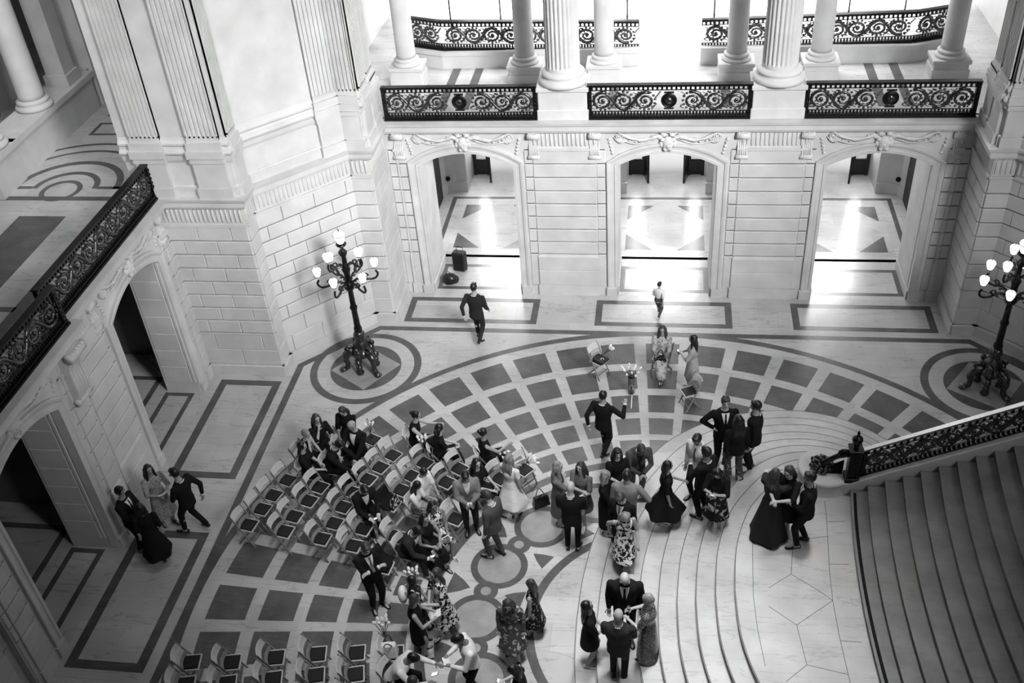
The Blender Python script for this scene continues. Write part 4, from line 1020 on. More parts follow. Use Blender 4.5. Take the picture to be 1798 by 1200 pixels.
def person(label, x, y, z, yaw, H=1.72, top='suit', mt=None, mb_=None, hair='short', hm=None, skin=0, fem=False, shirt=None, tie=None, w=None, sleeves=None, hem=-.25, flare=.03, shoes=None, group=None, bare=False, grip=.5, beard=False, socks=None, **pk):
    w = w or (1.0 if fem else 1.08)
    J = pose(H, w=w, **pk); t = thing('person', label, 'person', (x, y, z), yaw, group); s = H / 1.75; sit = pk.get('sit')
    sk = SKIN[skin]; hm = hm or HAIR[0]; body = MB(); ex = MB()
    torso(body, J, H, 0, w, fem)
    limb(body, [J['neck'] - J['U'] * .03 * H, J['head'] - J['hu'] * .045 * H], [.036 * H, .033 * H])
    M = Matrix((tuple(J['hf']), tuple(J['ho']), tuple(J['hu']))).transposed(); c = J['head']; f, o, u = J['hf'], J['ho'], J['hu']
    body.ball(c + u * .018 * s, (.095 * s, .076 * s, .098 * s), 16, 12, M=M); body.ball(c + f * .018 * s - u * .050 * s, (.068 * s, .056 * s, .066 * s), 12, 9, M=M)
    body.ball(c + f * .090 * s - u * .020 * s, (.020 * s, .012 * s, .024 * s), 8, 6, M=M); body.ball(c + f * .065 * s - u * .088 * s, (.02 * s, .022 * s, .018 * s), 8, 6, M=M)
    for sg in (1, -1): body.ball(c + o * sg * .078 * s - f * .005 * s - u * .01 * s, (.020 * s, .010 * s, .032 * s), 8, 6, M=M)
    for i in (0, 1):
        limb(body, [J['sh%d' % i] - J['U'] * .004 * H, J['el%d' % i], J['wr%d' % i]], [.0275 * H * w, .0225 * H * w, .0155 * H])
        body.ball(J['sh%d' % i], .028 * H * w, 12, 8)
        limb(body, [J['hp%d' % i], J['kn%d' % i], J['kn%d' % i].lerp(J['an%d' % i], .3) - Vector((.012, 0, 0)), J['an%d' % i]], [.052 * H, .031 * H, .031 * H, .020 * H])
        a = J['an%d' % i]; tv = J['to%d' % i]; limb(body, [a - Vector((.035 * s, 0, .02 * H)), a + Vector((tv.x * .6, tv.y * .6, -.028 * H)), a + Vector((tv.x * 1.25, tv.y, -.031 * H))], [.022 * H, .020 * H, .014 * H])
        hand(body, ex, J, i, H, grip)
    for sg in (1, -1):
        e = c + f * .088 * s + o * sg * .030 * s + u * .008 * s
        ex.ball(e - f * .004 * s, (.010 * s, .013 * s, .008 * s), 8, 5, 1, M=M); ex.ball(e + u * .022 * s - f * .002, (.008 * s, .021 * s, .0045 * s), 8, 5, 1, M=M)
    ex.ball(c + f * .083 * s - u * .058 * s, (.008 * s, .022 * s, .0065 * s), 8, 5, 2, M=M)
    bo = remesh(body, 'body', [sk, EYE, LIP], t, .0155, 3, ex)
    if beard: b = MB(); b.ball(c + f * .035 * s - u * .075 * s, (.058 * s, .058 * s, .045 * s), 12, 8, M=M); remesh(b, 'beard', hm, t, .012, 2)
    make_hair(J, H, hair, hm, t)
    mt = mt or BLACK; slv = {'suit': 1, 'shirt': .97, 'tee': .45, 'blouse': .5, 'dress': 0, 'jacket': .95}[top] if sleeves is None else sleeves
    def arms_(mb, e, upto, r0=.032, r1=.026, r2=.019):
        for i in (0, 1):
            S, E, W = J['sh%d' % i], J['el%d' % i], J['wr%d' % i]
            if upto <= 0: continue
            if upto <= .5: q = S.lerp(E, min(1, upto * 2)); limb(mb, [S, q], [r0 * H * w + e, (r0 * .97) * H * w + e])
            else: limb(mb, [S, E, E.lerp(W, (upto - .5) * 2)], [r0 * H * w + e, r1 * H * w + e, r2 * H + e])
            mb.ball(S, (r0 + .0005) * H * w + e, 12, 8)
    T = MB(); e = .012
    if top in ('suit', 'jacket'):
        hemz = (-.075 if top == 'suit' else -.05) if not sit else -.03
        torso(T, J, H, .017, w, fem, hem=hemz, flare=.004 if not fem else .008); arms_(T, .007, slv)
        if sit:
            for i in (0, 1): limb(T, [J['hp%d' % i], J['hp%d' % i].lerp(J['kn%d' % i], .25)], [.066 * H, .058 * H])
        jo = remesh(T, 'jacket', mt, t, .018, 4)
        if shirt:
            rows = []; n = 9
            for k in range(n): q = k / (n - 1); z = .300 - .165 * q; wd = .040 * (1 - q) ** .8 + .002; rows.append([(wd * g, z) for g in (-1, -.5, 0, .5, 1)])
            face_patch(jo.data, J, H, rows, .005, 'shirt_front', shirt, t)
            if tie: face_patch(jo.data, J, H, [[(-.009 - .004 * (k > 3), .292 - .155 * k / 8), (0, .292 - .155 * k / 8), (.009 + .004 * (k > 3), .292 - .155 * k / 8)] for k in range(9)], .009, 'necktie', tie, t)
            k = MB(); cN = J['neck']; k.tube([cN + J['F'] * .047 * H * cos(a) + J['O'] * .049 * H * sin(a) - J['U'] * (.004 + .016 * (cos(a) + 1) / 2) * H for a in [2 * pi * i / 16 for i in range(17)]], .013, 6, cap=False); k.obj('collar', shirt, t)
            for i in (0, 1):
                k = MB(); S = J['el%d' % i].lerp(J['wr%d' % i], .93); k.tube([S, J['wr%d' % i].lerp(J['el%d' % i], -.07)], .0185 * H + .006, 10); k.obj('cuff', shirt, t)
    elif top in ('shirt', 'tee', 'blouse'):
        torso(T, J, H, .012 if top != 'shirt' else .014, w, fem, hem=-.02 if not pk.get('sit') else None, flare=.0); arms_(T, .007, slv, .031, .025, .018)
        so = remesh(T, {'shirt': 'shirt', 'tee': 't_shirt', 'blouse': 'blouse'}[top], mt, t, .018, 3)
        if tie: face_patch(so.data, J, H, [[(-.009 - .004 * (k > 3), .290 - .19 * k / 9), (0, .290 - .19 * k / 9), (.009 + .004 * (k > 3), .290 - .19 * k / 9)] for k in range(10)], .006, 'necktie', tie, t)
    if top == 'dress' or mb_ == 'skirt' or hasattr(mb_, 'name') and pk_skirt(mb_):
        pass
    D = MB(); isd = top == 'dress'
    skirt_m = mt if isd else (mb_ if isinstance(mb_, tuple) else None)
    if isd or skirt_m:
        if not isd: skirt_m = mb_[1]
        if isd: torso(T, J, H, .011, w, fem); arms_(T, .008, slv); D = T
        P = J['pelvis']; X, Y = Vector((1, 0, 0)), Vector((0, 1, 0))
        if not sit:
            n = 20; zs = [.10, .04, -.02] + [-.02 + (hem + .02) * k / 6 for k in range(1, 7)]; vs = []; fs = []
            mid = [(J['an0'].x + J['an1'].x) / 2, 0]
            for j, z in enumerate(zs):
                q = max(0, (z + .02) / (hem + .02)) if z < -.02 else 0
                a, b = ((.078, .058), (.098, .074), (.108, .084))[min(j, 2)]
                a += flare * q; b += flare * q + abs(pk.get('walk', 0)) * .25 * q; cx = 0 * q
                for k in range(n):
                    tt = 2 * pi * k / n; wv = 1 + (.07 * q * flare / .06) * sin(5 * tt + 1) if flare > .02 else 1
                    vs.append(P + Vector((cx + b * H * wv * cos(tt), a * H * wv * sin(tt), z * H)) + (J['U'] * 0))
                if z > 0:
                    for v_ in range(len(vs) - n, len(vs)): vs[v_] = vs[v_] + (J['U'] - Vector((0, 0, 1))) * z * H
            for i in range(len(zs) - 1):
                for k in range(n): fs.append((i * n + k, i * n + (k + 1) % n, (i + 1) * n + (k + 1) % n, (i + 1) * n + k))
            fs += [tuple(reversed(range(n))), tuple(range((len(zs) - 1) * n, len(zs) * n))]
            D.add(vs, fs, 0, True)
        else:
            for i in (0, 1):
                h_, k_, a_ = J['hp%d' % i], J['kn%d' % i], J['an%d' % i]; q = min(1, max(0, (-hem - .22) / .22))
                pts = [h_, h_.lerp(k_, .85)] if q <= .05 else [h_, k_, k_.lerp(a_, q)]; limb(D, pts, [.066 * H, .050 * H, (.05 + flare * .6) * H][:len(pts)])
            a_, b_ = (J['kn0'] + J['kn1']) / 2, P; limb(D, [b_ + Vector((.05, 0, 0)), b_.lerp(a_, .9)], [.06 * H, .045 * H])
        remesh(D, 'dress' if isd else 'skirt', skirt_m, t, .018, 3)
    elif mb_ is not None:
        L = MB(); torso(L, J, H, .013, 1.0, fem, top=False)
        for i in (0, 1): limb(L, [J['hp%d' % i], J['kn%d' % i], J['an%d' % i] + Vector((0, 0, .012 * H))], [.058 * H, .040 * H, (.030 if not fem or flare < .05 else .05) * H])
        remesh(L, 'trousers', mb_, t, .018, 3)
    if not bare:
        shm = shoes or SHOE
        for i in (0, 1):
            k = MB(); a = J['an%d' % i]; tv = J['to%d' % i]; dd = Vector((1, tv.y / max(.01, tv.x), 0)).normalized(); lz = a.z - .045 * H
            n = 12; vs = []; fs = []; drop = -.05 if not st_flat(a, H) else 0
            prof = [(-.075, .030, .06), (-.055, .038, .075), (.0, .036, .082), (.05, .040, .066), (.11, .047, .046), (.165, .040, .036), (.20, .018, .026)]
            for px, hw_, ht in prof:
                px *= s; hw_ *= s * (.85 if fem else 1); ht *= s * (.8 if fem else 1); side_ = Vector((-dd.y, dd.x, 0))
                base = Vector((a.x, a.y, lz)) + dd * px + Vector((0, 0, (.035 * (1 - px / .2) * .6 if fem else 0) + drop * px / .2 - drop * .6))
                for q in ((-1, 0), (-.95, .5), (-.5, 1), (.5, 1), (.95, .5), (1, 0)): vs.append(base + side_ * q[0] * hw_ + Vector((0, 0, q[1] * ht)))
            for j in range(len(prof) - 1):
                for q in range(6): fs.append((j * 6 + q, j * 6 + (q + 1) % 6, (j + 1) * 6 + (q + 1) % 6, (j + 1) * 6 + q))
            fs += [tuple(range(6)), tuple(range(len(prof) * 6 - 6, len(prof) * 6))]; k.add(vs, fs, 0, True)
            if fem and st_flat(a, H): k.bar(Vector((a.x, a.y, lz)) - dd * .055 * s + Vector((0, 0, .045)), Vector((a.x, a.y, lz)) - dd * .058 * s, .022, .022)
            k.obj('shoe', shm, t)
    bpy.context.view_layer.update()
    return t, J
def pk_skirt(m): return False
def W_(t, v): return t.matrix_world @ v
# ------------------------------------------------------------------ the people present
SEATED = []; PEOPLE = []
def A(x, y, z, yaw, label, **k):
    t, J = person(label, x, y, z, R(yaw), **k); PEOPLE.append((t, J, label))
    if k.get('sit'): SEATED.append((x, y, R(yaw), label))
    return t
A(-4.58,8.43,0.00,80,'man in charcoal suit walking away toward the left arch, alone',H=1.76,mt=CHAR,mb_=CHAR,shirt=WHITE,walk=.22,arms=('swing_b','swing_f'))
A(-0.12,9.57,0.00,70,'small boy in white T-shirt and grey trousers running toward the middle arch',H=1.12,top='tee',mt=WHITE,mb_=MGREY,shoes=SHOEW,walk=.3,hy=-20,w=.95,arms=('swing_f','swing_b'))
A(-0.02,7.44,0.00,-95,'woman in pale printed dress seated alone beyond the vase, handbag on lap',H=1.66,fem=True,sit=True,top='dress',mt=FLOR3,sleeves=.5,hem=-.40,hair='long',hm=HAIR[1],arms=('lap','lap'),cross=True,skin=1)
A(0.68,6.79,0.00,175,'young woman in pale blouse dress standing behind the empty side chair',H=1.58,fem=True,top='dress',mt=PINK,sleeves=.45,hem=-.25,hair='long',arms=('phone','hold'),skin=1,shoes=SHOEW)
A(-1.22,4.54,0.00,68,'man in black suit striding across the tiles with one hand raised',H=1.78,mb_=BLACK,shirt=WHITE,hair='crop',walk=.24,arms=('swing_b','raise'),skin=1)
A(-1.99,2.48,0.00,-5,'fair-haired woman in grey dress, hand at chin, left of the bald man in black',H=1.70,fem=True,top='dress',mt=DRESSG,sleeves=.45,hem=-.33,flare=.02,hair='long',hm=HAIR[2],arms=('down','face'))
A(-1.52,2.51,0.00,-115,'brunette woman in grey dress and pointed white shoes facing the bald man',H=1.70,fem=True,top='dress',mt=DRESSG,sleeves=.4,hem=-.24,hair='long',hm=HAIR[1],arms=('hold','cross'),walk=.10,shoes=SHOEW)
A(-1.67,1.80,0.00,88,'bald man in black suit seen from behind between two women in grey',H=1.80,mb_=BLACK,shirt=WHITE,hair='bald',w=1.16,arms=('front','front'),hp=8)
A(-0.84,2.80,0.14,-70,'woman with long black fringe in black dress facing the light grey jacket',H=1.68,fem=True,top='dress',mt=BLACK,sleeves=.5,hem=-.32,hair='fringe',arms=('front','front'))
A(-1.04,2.16,0.14,-5,'fair-haired woman in long black dress beside the light grey jacket',H=1.68,fem=True,top='dress',mt=BLACK,sleeves=.9,hem=-.38,flare=.0,hair='mid',hm=HAIR[2],arms=('front','phone'),hy=20)
A(-0.62,1.92,0.28,85,'man in light grey jacket, black trousers and white shoes seen from behind',H=1.80,mt=LGREY,mb_=BLACK,shoes=SHOEW,w=1.16,walk=.18,arms=('down','hip'),skin=1)
A(-0.69,1.51,0.28,-110,'man in dark suit and grey tie coming down the steps behind the floral dress',H=1.74,mb_=BLACK,shirt=WHITE,tie=TIE,hm=HAIR[1],hp=25,walk=.12)
A(-0.64,1.17,0.28,-75,'woman with streaked long hair in black and white floral dress descending steps',H=1.68,fem=True,top='dress',mt=FLOR1,sleeves=0,hem=-.27,flare=.03,hair='long',hm=HAIR[2],hp=42,walk=.30,skin=1,arms=('swing_f','swing_b'))
A(-0.49,3.26,0.14,-72,'man in grey blazer bowing forward with hands clasped',H=1.78,mt=MGREY,mb_=GREY,shirt=CHAR,tie=BLACK,lean=24,hp=22,arms=('front','front'),hm=HAIR[1],walk=.06)
A(0.11,2.09,0.56,12,'woman in dark flared midi dress and pale heels on the lower steps',H=1.66,fem=True,top='dress',mt=BLACK,sleeves=.42,hem=-.30,flare=.11,hair='mid',arms=('hold','down'),walk=.16,shoes=SHOEW,skin=1)
A(0.70,2.66,0.70,-125,'bearded man in white shirt and grey tie talking to the black suit',H=1.76,top='shirt',mt=WHITE,mb_=BLACK,tie=TIE,beard=True,hp=22,skin=1,arms=('down','down'))
A(0.82,2.06,0.84,140,'man in black suit seen from behind next to the bearded man in shirt sleeves',H=1.78,mb_=BLACK,shirt=WHITE,hair='short',arms=('phone','down'),skin=2)
A(1.03,1.70,0.98,-110,'woman with long black hair and big-flowered skirt raising a phone',H=1.60,fem=True,top='blouse',mt=BLACK,sleeves=.5,mb_=('skirt',FLOR2),hem=-.30,flare=.05,hair='long',hp=35,arms=('phone','phone'),skin=1,shoes=SHOEW,walk=.06)
A(1.22,3.74,0.56,-82,'tall man in black suit and tie with one hand on his hip',H=1.86,mb_=BLACK,shirt=WHITE,tie=BLACK,hair='short',hm=HAIR[1],arms=('down','hip'))
A(1.43,3.03,0.84,105,'woman in black jacket and flowered wide trousers seen from behind',H=1.72,fem=True,top='jacket',mt=BLACK,mb_=FLOR5,flare=.06,hair='long',arms=('down','down'),walk=.10)
A(1.78,3.37,0.84,172,'man in black suit standing rightmost in the group above the steps',H=1.80,mb_=BLACK,shirt=WHITE,arms=('down','down'),skin=1,w=1.12)
A(1.93,1.25,1.26,58,'woman in long dark satin dress seen from behind in an embrace',H=1.68,fem=True,top='dress',mt=CHAR,sleeves=.3,hem=-.49,flare=.10,hair='wavy',hm=HAIR[1],arms=('hug','hug'))
A(2.20,1.35,1.26,-125,'woman in short black dress hugging the woman in long satin',H=1.72,fem=True,top='dress',mt=BLACK,sleeves=.5,hem=-.25,hair='mid',hm=HAIR[1],arms=('hugl','hugl'),hp=15)
A(2.51,1.12,1.26,178,'man in black suit with pale shirt watching the embrace by the newel',H=1.78,mb_=BLACK,shirt=WHITE,tie=TIE,arms=('front','down'),walk=.08,skin=1)
A(-3.75,2.16,0.00,-72,'man in light grey suit jacket looking down with folded hands by the front row',H=1.76,mt=LGREY,mb_=CHAR,shirt=WHITE,hp=26,arms=('front','front'),skin=2)
A(-3.15,1.52,0.00,155,'man in mid-grey suit seen from behind on the roundels',H=1.80,mt=MGREY,mb_=MGREY,shirt=WHITE,hp=22,hm=HAIR[1],walk=.08)
A(-2.96,2.66,0.00,62,'woman in white flared dress with long fair hair seen from behind',H=1.66,fem=True,top='dress',mt=WHITE,sleeves=.25,hem=-.29,flare=.09,hair='long',hm=HAIR[2],arms=('hold','down'),walk=.08,skin=1)
A(-3.66,3.71,0.00,30,'seated woman in sleeveless black dress with bun, hand held out',H=1.68,fem=True,sit=True,top='dress',mt=BLACK,hem=-.35,hair='bun',arms=('hip','reach'),skin=1)
A(-3.66,2.82,0.00,-15,'laughing woman with long black hair seated in black dress, last seat of a row',H=1.68,fem=True,sit=True,top='dress',mt=BLACK,sleeves=.4,hem=-.40,hair='long',hy=-30,arms=('lap','lap'))
A(-6.45,3.79,0.00,-105,'bald man in tuxedo and bow tie turned round on his chair',H=1.80,sit=True,mb_=BLACK,shirt=WHITE,hair='bald',hy=-30,hp=12,arms=('knee','knee'),skin=1)
A(-6.82,4.35,0.00,-95,'woman in black looking down at her phone, uppermost of the seated group',H=1.68,fem=True,sit=True,top='dress',mt=BLACK,sleeves=.5,hem=-.33,hair='mid',hm=HAIR[1],hp=30,arms=('lap','lap'))
A(-7.34,3.98,0.00,-45,'woman with long dark hair in black, bare knees, hand to her mouth',H=1.66,fem=True,sit=True,top='dress',mt=BLACK,sleeves=.45,hem=-.22,hair='long',hm=HAIR[1],arms=('hold','face'))
A(-7.64,3.57,0.00,-15,'woman with short fair hair leaning to listen in the seated group',H=1.66,fem=True,sit=True,top='dress',mt=BLACK,hem=-.36,hair='crop',hm=HAIR[2],lean=18,arms=('lap','face'))
A(-7.40,3.09,0.00,5,'woman in black ruffled sleeves seen from behind, lowest of the left seated group',H=1.68,fem=True,sit=True,top='dress',mt=BLACK,sleeves=.35,hem=-.35,hair='bob',arms=('lap','lap'))
A(-6.94,3.29,0.00,-10,'man in black suit hunched forward on a chair with his back to the camera',H=1.78,sit=True,mb_=BLACK,shirt=WHITE,lean=20,hp=28,arms=('knee','knee'))
A(-5.31,4.18,0.00,2,'woman in backless black dress reaching out to her neighbour',H=1.68,fem=True,sit=True,top='dress',mt=BLACK,hem=-.36,hair='bun',lean=10,arms=('reach','reach'))
A(-4.69,3.76,0.00,28,'woman in black dress with open back being touched on the shoulder',H=1.68,fem=True,sit=True,top='dress',mt=BLACK,sleeves=.3,hem=-.36,hair='bob',arms=('lap','lap'),lean=8)
A(-5.94,2.17,0.00,-48,'man in black suit and white shirt seated alone reading his phone',H=1.76,sit=True,mb_=BLACK,shirt=WHITE,lean=16,hp=24,arms=('lap','lap'))
A(-4.77,2.61,0.00,-30,'young person in white T-shirt and grey trousers seated, head bowed',H=1.55,sit=True,top='tee',mt=WHITE,mb_=LGREY,hp=30,arms=('lap','lap'),skin=1,hair='crop')
A(-4.84,2.23,0.00,-8,'girl with long black hair and printed skirt seated, looking at a phone',H=1.52,fem=True,sit=True,top='blouse',mt=WHITE,sleeves=.5,mb_=('skirt',LACE),hem=-.33,hair='long',hp=30,arms=('lap','lap'),skin=2)
A(-4.33,1.62,0.00,-48,'woman in pale jacket over floral dress seated in front row with bare legs',H=1.64,fem=True,sit=True,top='dress',mt=FLOR1,sleeves=0,hem=-.22,hair='mid',arms=('lap','lap'),skin=2,shoes=SHOEW)
A(-4.85,1.12,0.00,-18,'man in charcoal suit bent over his phone at the front row end',H=1.80,sit=True,mt=CHAR,mb_=CHAR,shirt=WHITE,lean=26,hp=24,arms=('lap','lap'),skin=2)
A(-4.43,1.31,0.00,-45,'woman in black half hidden behind the man in charcoal',H=1.62,fem=True,sit=True,top='dress',mt=BLACK,hem=-.30,hair='mid',arms=('hold','hold'),skin=1)
A(-5.24,0.15,0.00,-48,'man in black suit standing with folded arms beside the seating block',H=1.84,mb_=BLACK,shirt=WHITE,tie=TIE,hm=HAIR[1],hp=20,arms=('cross','cross'))
A(-4.26,-0.44,0.00,12,'woman with long black hair carrying a white backpack',H=1.64,fem=True,top='dress',mt=FLOR4,sleeves=.3,hem=-.30,hair='long',arms=('front','front'),skin=2)
A(-3.83,-0.30,0.00,-140,'woman with wavy hair in long white and black floral dress',H=1.72,fem=True,top='dress',mt=FLOR1,sleeves=.45,hem=-.34,flare=.04,hair='wavy',hm=HAIR[1],arms=('hold','front'),walk=.14)
A(-4.17,-0.85,0.00,15,'woman in sleeveless black dress reading a sheet of paper',H=1.66,fem=True,top='dress',mt=BLACK,hem=-.23,flare=.01,hair='bob',hm=HAIR[1],hp=12,arms=('hold','hold'),skin=1)
A(-3.07,-1.54,0.00,-155,'man in white shirt and grey tie looking down at papers by the roundels',H=1.74,top='shirt',mt=WHITE,mb_=BLACK,tie=TIE,hp=34,lean=6,arms=('hold','hold'),skin=2)
A(-4.46,-1.66,0.00,-8,'man in white shirt seated bent forward holding a phone, bottom block',H=1.74,sit=True,top='shirt',mt=WHITE,mb_=BLACK,lean=34,hp=20,arms=('reach','reach'),skin=2)
A(-4.19,-2.18,0.00,-5,'person with brown hair seated at the bottom edge, only head in view',H=1.68,fem=True,sit=True,top='blouse',mt=CHAR,mb_=BLACK,lean=24,hair='mid',hm=HAIR[1],arms=('lap','lap'))
A(-2.51,-0.75,0.00,-88,'woman in grey patterned dress with long dark hair walking toward the camera',H=1.66,fem=True,top='dress',mt=FLOR5,sleeves=.95,hem=-.30,flare=.05,hair='long',hm=HAIR[1],hp=20,walk=.14,arms=('down','down'))
A(-2.19,-0.23,0.00,168,'girl with curly hair in dark floral dress by the inner floor ring',H=1.48,fem=True,top='dress',mt=FLOR4,sleeves=0,hem=-.30,flare=.04,hair='wavy',hm=HAIR[1],arms=('down','down'),walk=.1,skin=1)
A(-2.18,-2.08,0.00,175,'woman in black with a white flower in her hair cut by the bottom edge',H=1.64,fem=True,top='dress',mt=BLACK,sleeves=.5,hem=-.3,hair='mid',hp=30,arms=('phone','phone'))
A(-1.14,-0.88,0.14,12,'woman in short black ruffled dress with long black hair on the first step',H=1.68,fem=True,top='dress',mt=BLACK,sleeves=.45,hem=-.20,flare=.0,hair='wavy',arms=('front','front'),hp=-15,walk=.08,shoes=SHOEW,skin=1)
A(-0.55,-0.54,0.42,-90,'bald grey man in black suit with white buttonhole facing the camera',H=1.88,mb_=BLACK,shirt=WHITE,tie=BLACK,hair='bald',w=1.18,hp=26)
A(-0.63,-1.25,0.28,85,'bald man in dark grey suit seen from behind, lowest on the steps',H=1.80,mt=CHAR,mb_=CHAR,shirt=WHITE,hair='bald',w=1.16,arms=('front','front'),walk=.06,skin=1)
A(-0.15,-0.96,0.56,168,'lady with short grey hair in long sequinned gown holding a glass',H=1.62,fem=True,top='dress',mt=SEQ,sleeves=.35,hem=-.50,flare=.035,hair='crop',hm=HAIR[3],arms=('hold','hold'),w=1.12)
A(-10.21,1.95,0.00,-38,'woman in glittering patterned dress holding an open white booklet by left wall',H=1.66,fem=True,top='dress',mt=LACE,sleeves=.5,hem=-.33,flare=.05,hair='long',arms=('hold','hold'),walk=.08,skin=1)
A(-9.48,1.75,0.00,165,'man in black suit walking toward the woman with the booklet',H=1.80,mb_=BLACK,shirt=WHITE,walk=.22,hp=12,arms=('front','swing_b'),skin=1)
A(-10.46,1.22,0.00,-5,'man in tuxedo standing against the left wall pier',H=1.76,mb_=BLACK,shirt=WHITE,tie=BLACK,hm=HAIR[0],arms=('front','front'),skin=1)
A(-9.91,0.90,0.00,120,'woman in full black dress seen from behind beside the left wall pier',H=1.66,fem=True,top='dress',mt=BLACK,sleeves=.5,hem=-.34,flare=.07,hair='bob',walk=.12,skin=1)
# ------------------------------------------------------------------ seating: free chairs and the ones people sit on
ROWS = [('rearmost row by the left wall', [(-8.22, 1.59), (-8.08, 2.03), (-7.97, 2.43), (-7.8, 2.88)]),
        ('second row from the back', [(-7.42, 1.47), (-7.35, 1.88), (-7.17, 2.32), (-7.05, 2.72), (-6.93, 3.12)]),
        ('third row from the back', [(-6.61, 1.33), (-6.47, 1.75), (-6.40, 2.2), (-6.28, 2.61), (-6.08, 3.01), (-5.9, 3.38), (-5.71, 3.76)]),
        ('fourth row from the back', [(-5.93, 1.20), (-5.84, 1.64), (-5.30, 2.75), (-5.15, 3.16), (-4.97, 3.56)]),
        ('fifth row from the back', [(-5.13, 1.49), (-5.0, 1.93), (-5.20, .72), (-4.40, 3.03), (-4.20, 3.44)]),
        ('front row', [(-4.03, 2.04), (-3.29, 3.20), (-2.82, 3.50), (-5.42, 2.33)]),
        ('lower block, first row', [(-5.25, -1.23), (-5.16, -1.66), (-5.08, -2.1)]), ('lower block, second row', [(-5.94, -1.31), (-5.85, -1.74), (-5.76, -2.2)]),
        ('lower block, third row', [(-6.67, -1.44), (-6.58, -1.87), (-6.5, -2.3)]), ('lower block, fourth row', [(-7.43, -1.60), (-7.36, -2.02), (-7.3, -2.45)]), ('lower block, rear row', [(-8.16, -1.66), (-8.09, -2.10), (-8.02, -2.55)]),
        ('lower block nearest the roundels', [(-4.56, -1.18)])]
ORD = ['first', 'second', 'third', 'fourth', 'fifth', 'sixth', 'seventh']
seats = []
for nm, ps in ROWS:
    low = nm.startswith('lower')
    for i, (x, y) in enumerate(sorted(ps, key=lambda p: p[1] * (-1 if low else 1))):
        yw = math.atan2(-.3 - y, 2 - x) if not low else math.atan2(.1 - y, 1.8 - x)
        seats.append([x, y, yw, 'empty folding chair, %s from the %s end of the %s' % (ORD[i], 'upper' if low else 'lower', nm)])
for x, y, yw, lb in SEATED:
    cx, cy = x + .035 * cos(yw), y + .035 * sin(yw)
    near = [s for s in seats if math.hypot(s[0] - cx, s[1] - cy) < .36]
    for s in near: seats.remove(s)
    cyw = yw if abs(yw) < R(60) else (yw if 'vase' in lb else R(-22)); words = lb.split()
    seats.append([cx, cy, R(-120) if 'vase' in lb else yw if abs(yw) < R(60) else R(-22), 'folding chair under the ' + ' '.join(words[:11])])
seats.append([-6.28, 4.22, R(-25), 'empty folding chair holding a small bouquet, right of the man in tuxedo'])
seats.append([-1.48, 7.23, R(-35), 'lone folding chair carrying a black box and tulips, left of the vase'])
seats.append([.62, 6.20, R(205), 'lone empty folding chair seen from behind, right of the vase'])
for s in seats: chair(s[0], s[1], s[2], s[3])

# ------------------------------------------------------------------ things people hold and things left about
def held(i, hands, dz=0.0):
    t, J, _ = PEOPLE[i]; ps = [W_(t, J['palm%d' % h]) for h in hands]; p = sum(ps, Vector()) / len(ps); p.z += dz; return p
IDX = {}
for n, (t, J, lb) in enumerate(PEOPLE): IDX[lb] = n
def who(s): return [n for lb, n in IDX.items() if s in lb][0]
def phone(p, yaw, label, tilt=.6):
    t = thing('smartphone', label, 'phone', p, yaw)
    m = MB(); M = Matrix.Rotation(-tilt, 3, 'Y'); m.box((0, 0, 0), (.15, .075, .010), M=M); m.obj('case', SHOE, t, bevel=.002)
    m = MB(); m.box(M @ Vector((0, 0, .0058)), (.138, .066, .002), M=M); m.obj('screen', SCREEN, t)
SCREEN = glow('lit_phone_screen', .9, .5)
def sheet(p, yaw, label, w=.15, d=.2, tilt=.6, fold=0, nm='paper_sheet', cat='paper'):
    m = MB(); M = Matrix.Rotation(-tilt, 3, 'Y')
    for s in ((-1, 1) if fold else (0,)):
        Mx = M @ Matrix.Rotation(s * fold, 3, 'X'); m.box(Mx @ Vector((0, s * w / 2, 0)), (d, w, .003), M=Mx)
    o = m.obj(nm, PAPER); o.location = p; o.rotation_euler = (0, 0, yaw); tag(o, label, cat)
PAPER = mat('white_paper', .78, .7, .2)
def yawof(i): return PEOPLE[i][0].rotation_euler.z
for key, lab in (('uppermost of the seated', 'phone held by the uppermost seated woman in black'), ('reading his phone', 'phone of the man seated alone in black suit'), ('looking at a phone', 'phone in the lap of the girl in printed skirt'),
                 ('bent over his phone', 'phone of the man in charcoal at the front row end'), ('bent forward holding a phone', 'white-cased phone held by the seated man in white shirt'), ('white flower', 'phone held by the woman at the bottom edge'), ('raising a phone', 'phone held up by the woman with big-flowered skirt')):
    i = who(key); phone(held(i, (0, 1), .02), yawof(i), lab)
for key, h in (('pale blouse', (0,)),):
    i = who(key); phone(held(i, h, .02), yawof(i), 'phone held by the young woman in pale blouse dress')
i = who('open white booklet'); sheet(held(i, (0, 1), .05), yawof(i), 'open white booklet held by the woman near the left wall', .12, .17, .5, .25, 'booklet', 'booklet')
i = who('sheet of paper'); sheet(held(i, (0, 1), .04), yawof(i), 'paper sheet held by the woman in sleeveless black dress', .16, .21, .5)
i = who('papers by the roundels'); sheet(held(i, (0, 1), .04), yawof(i), 'white papers in the hands of the man in white shirt', .16, .12, .3)
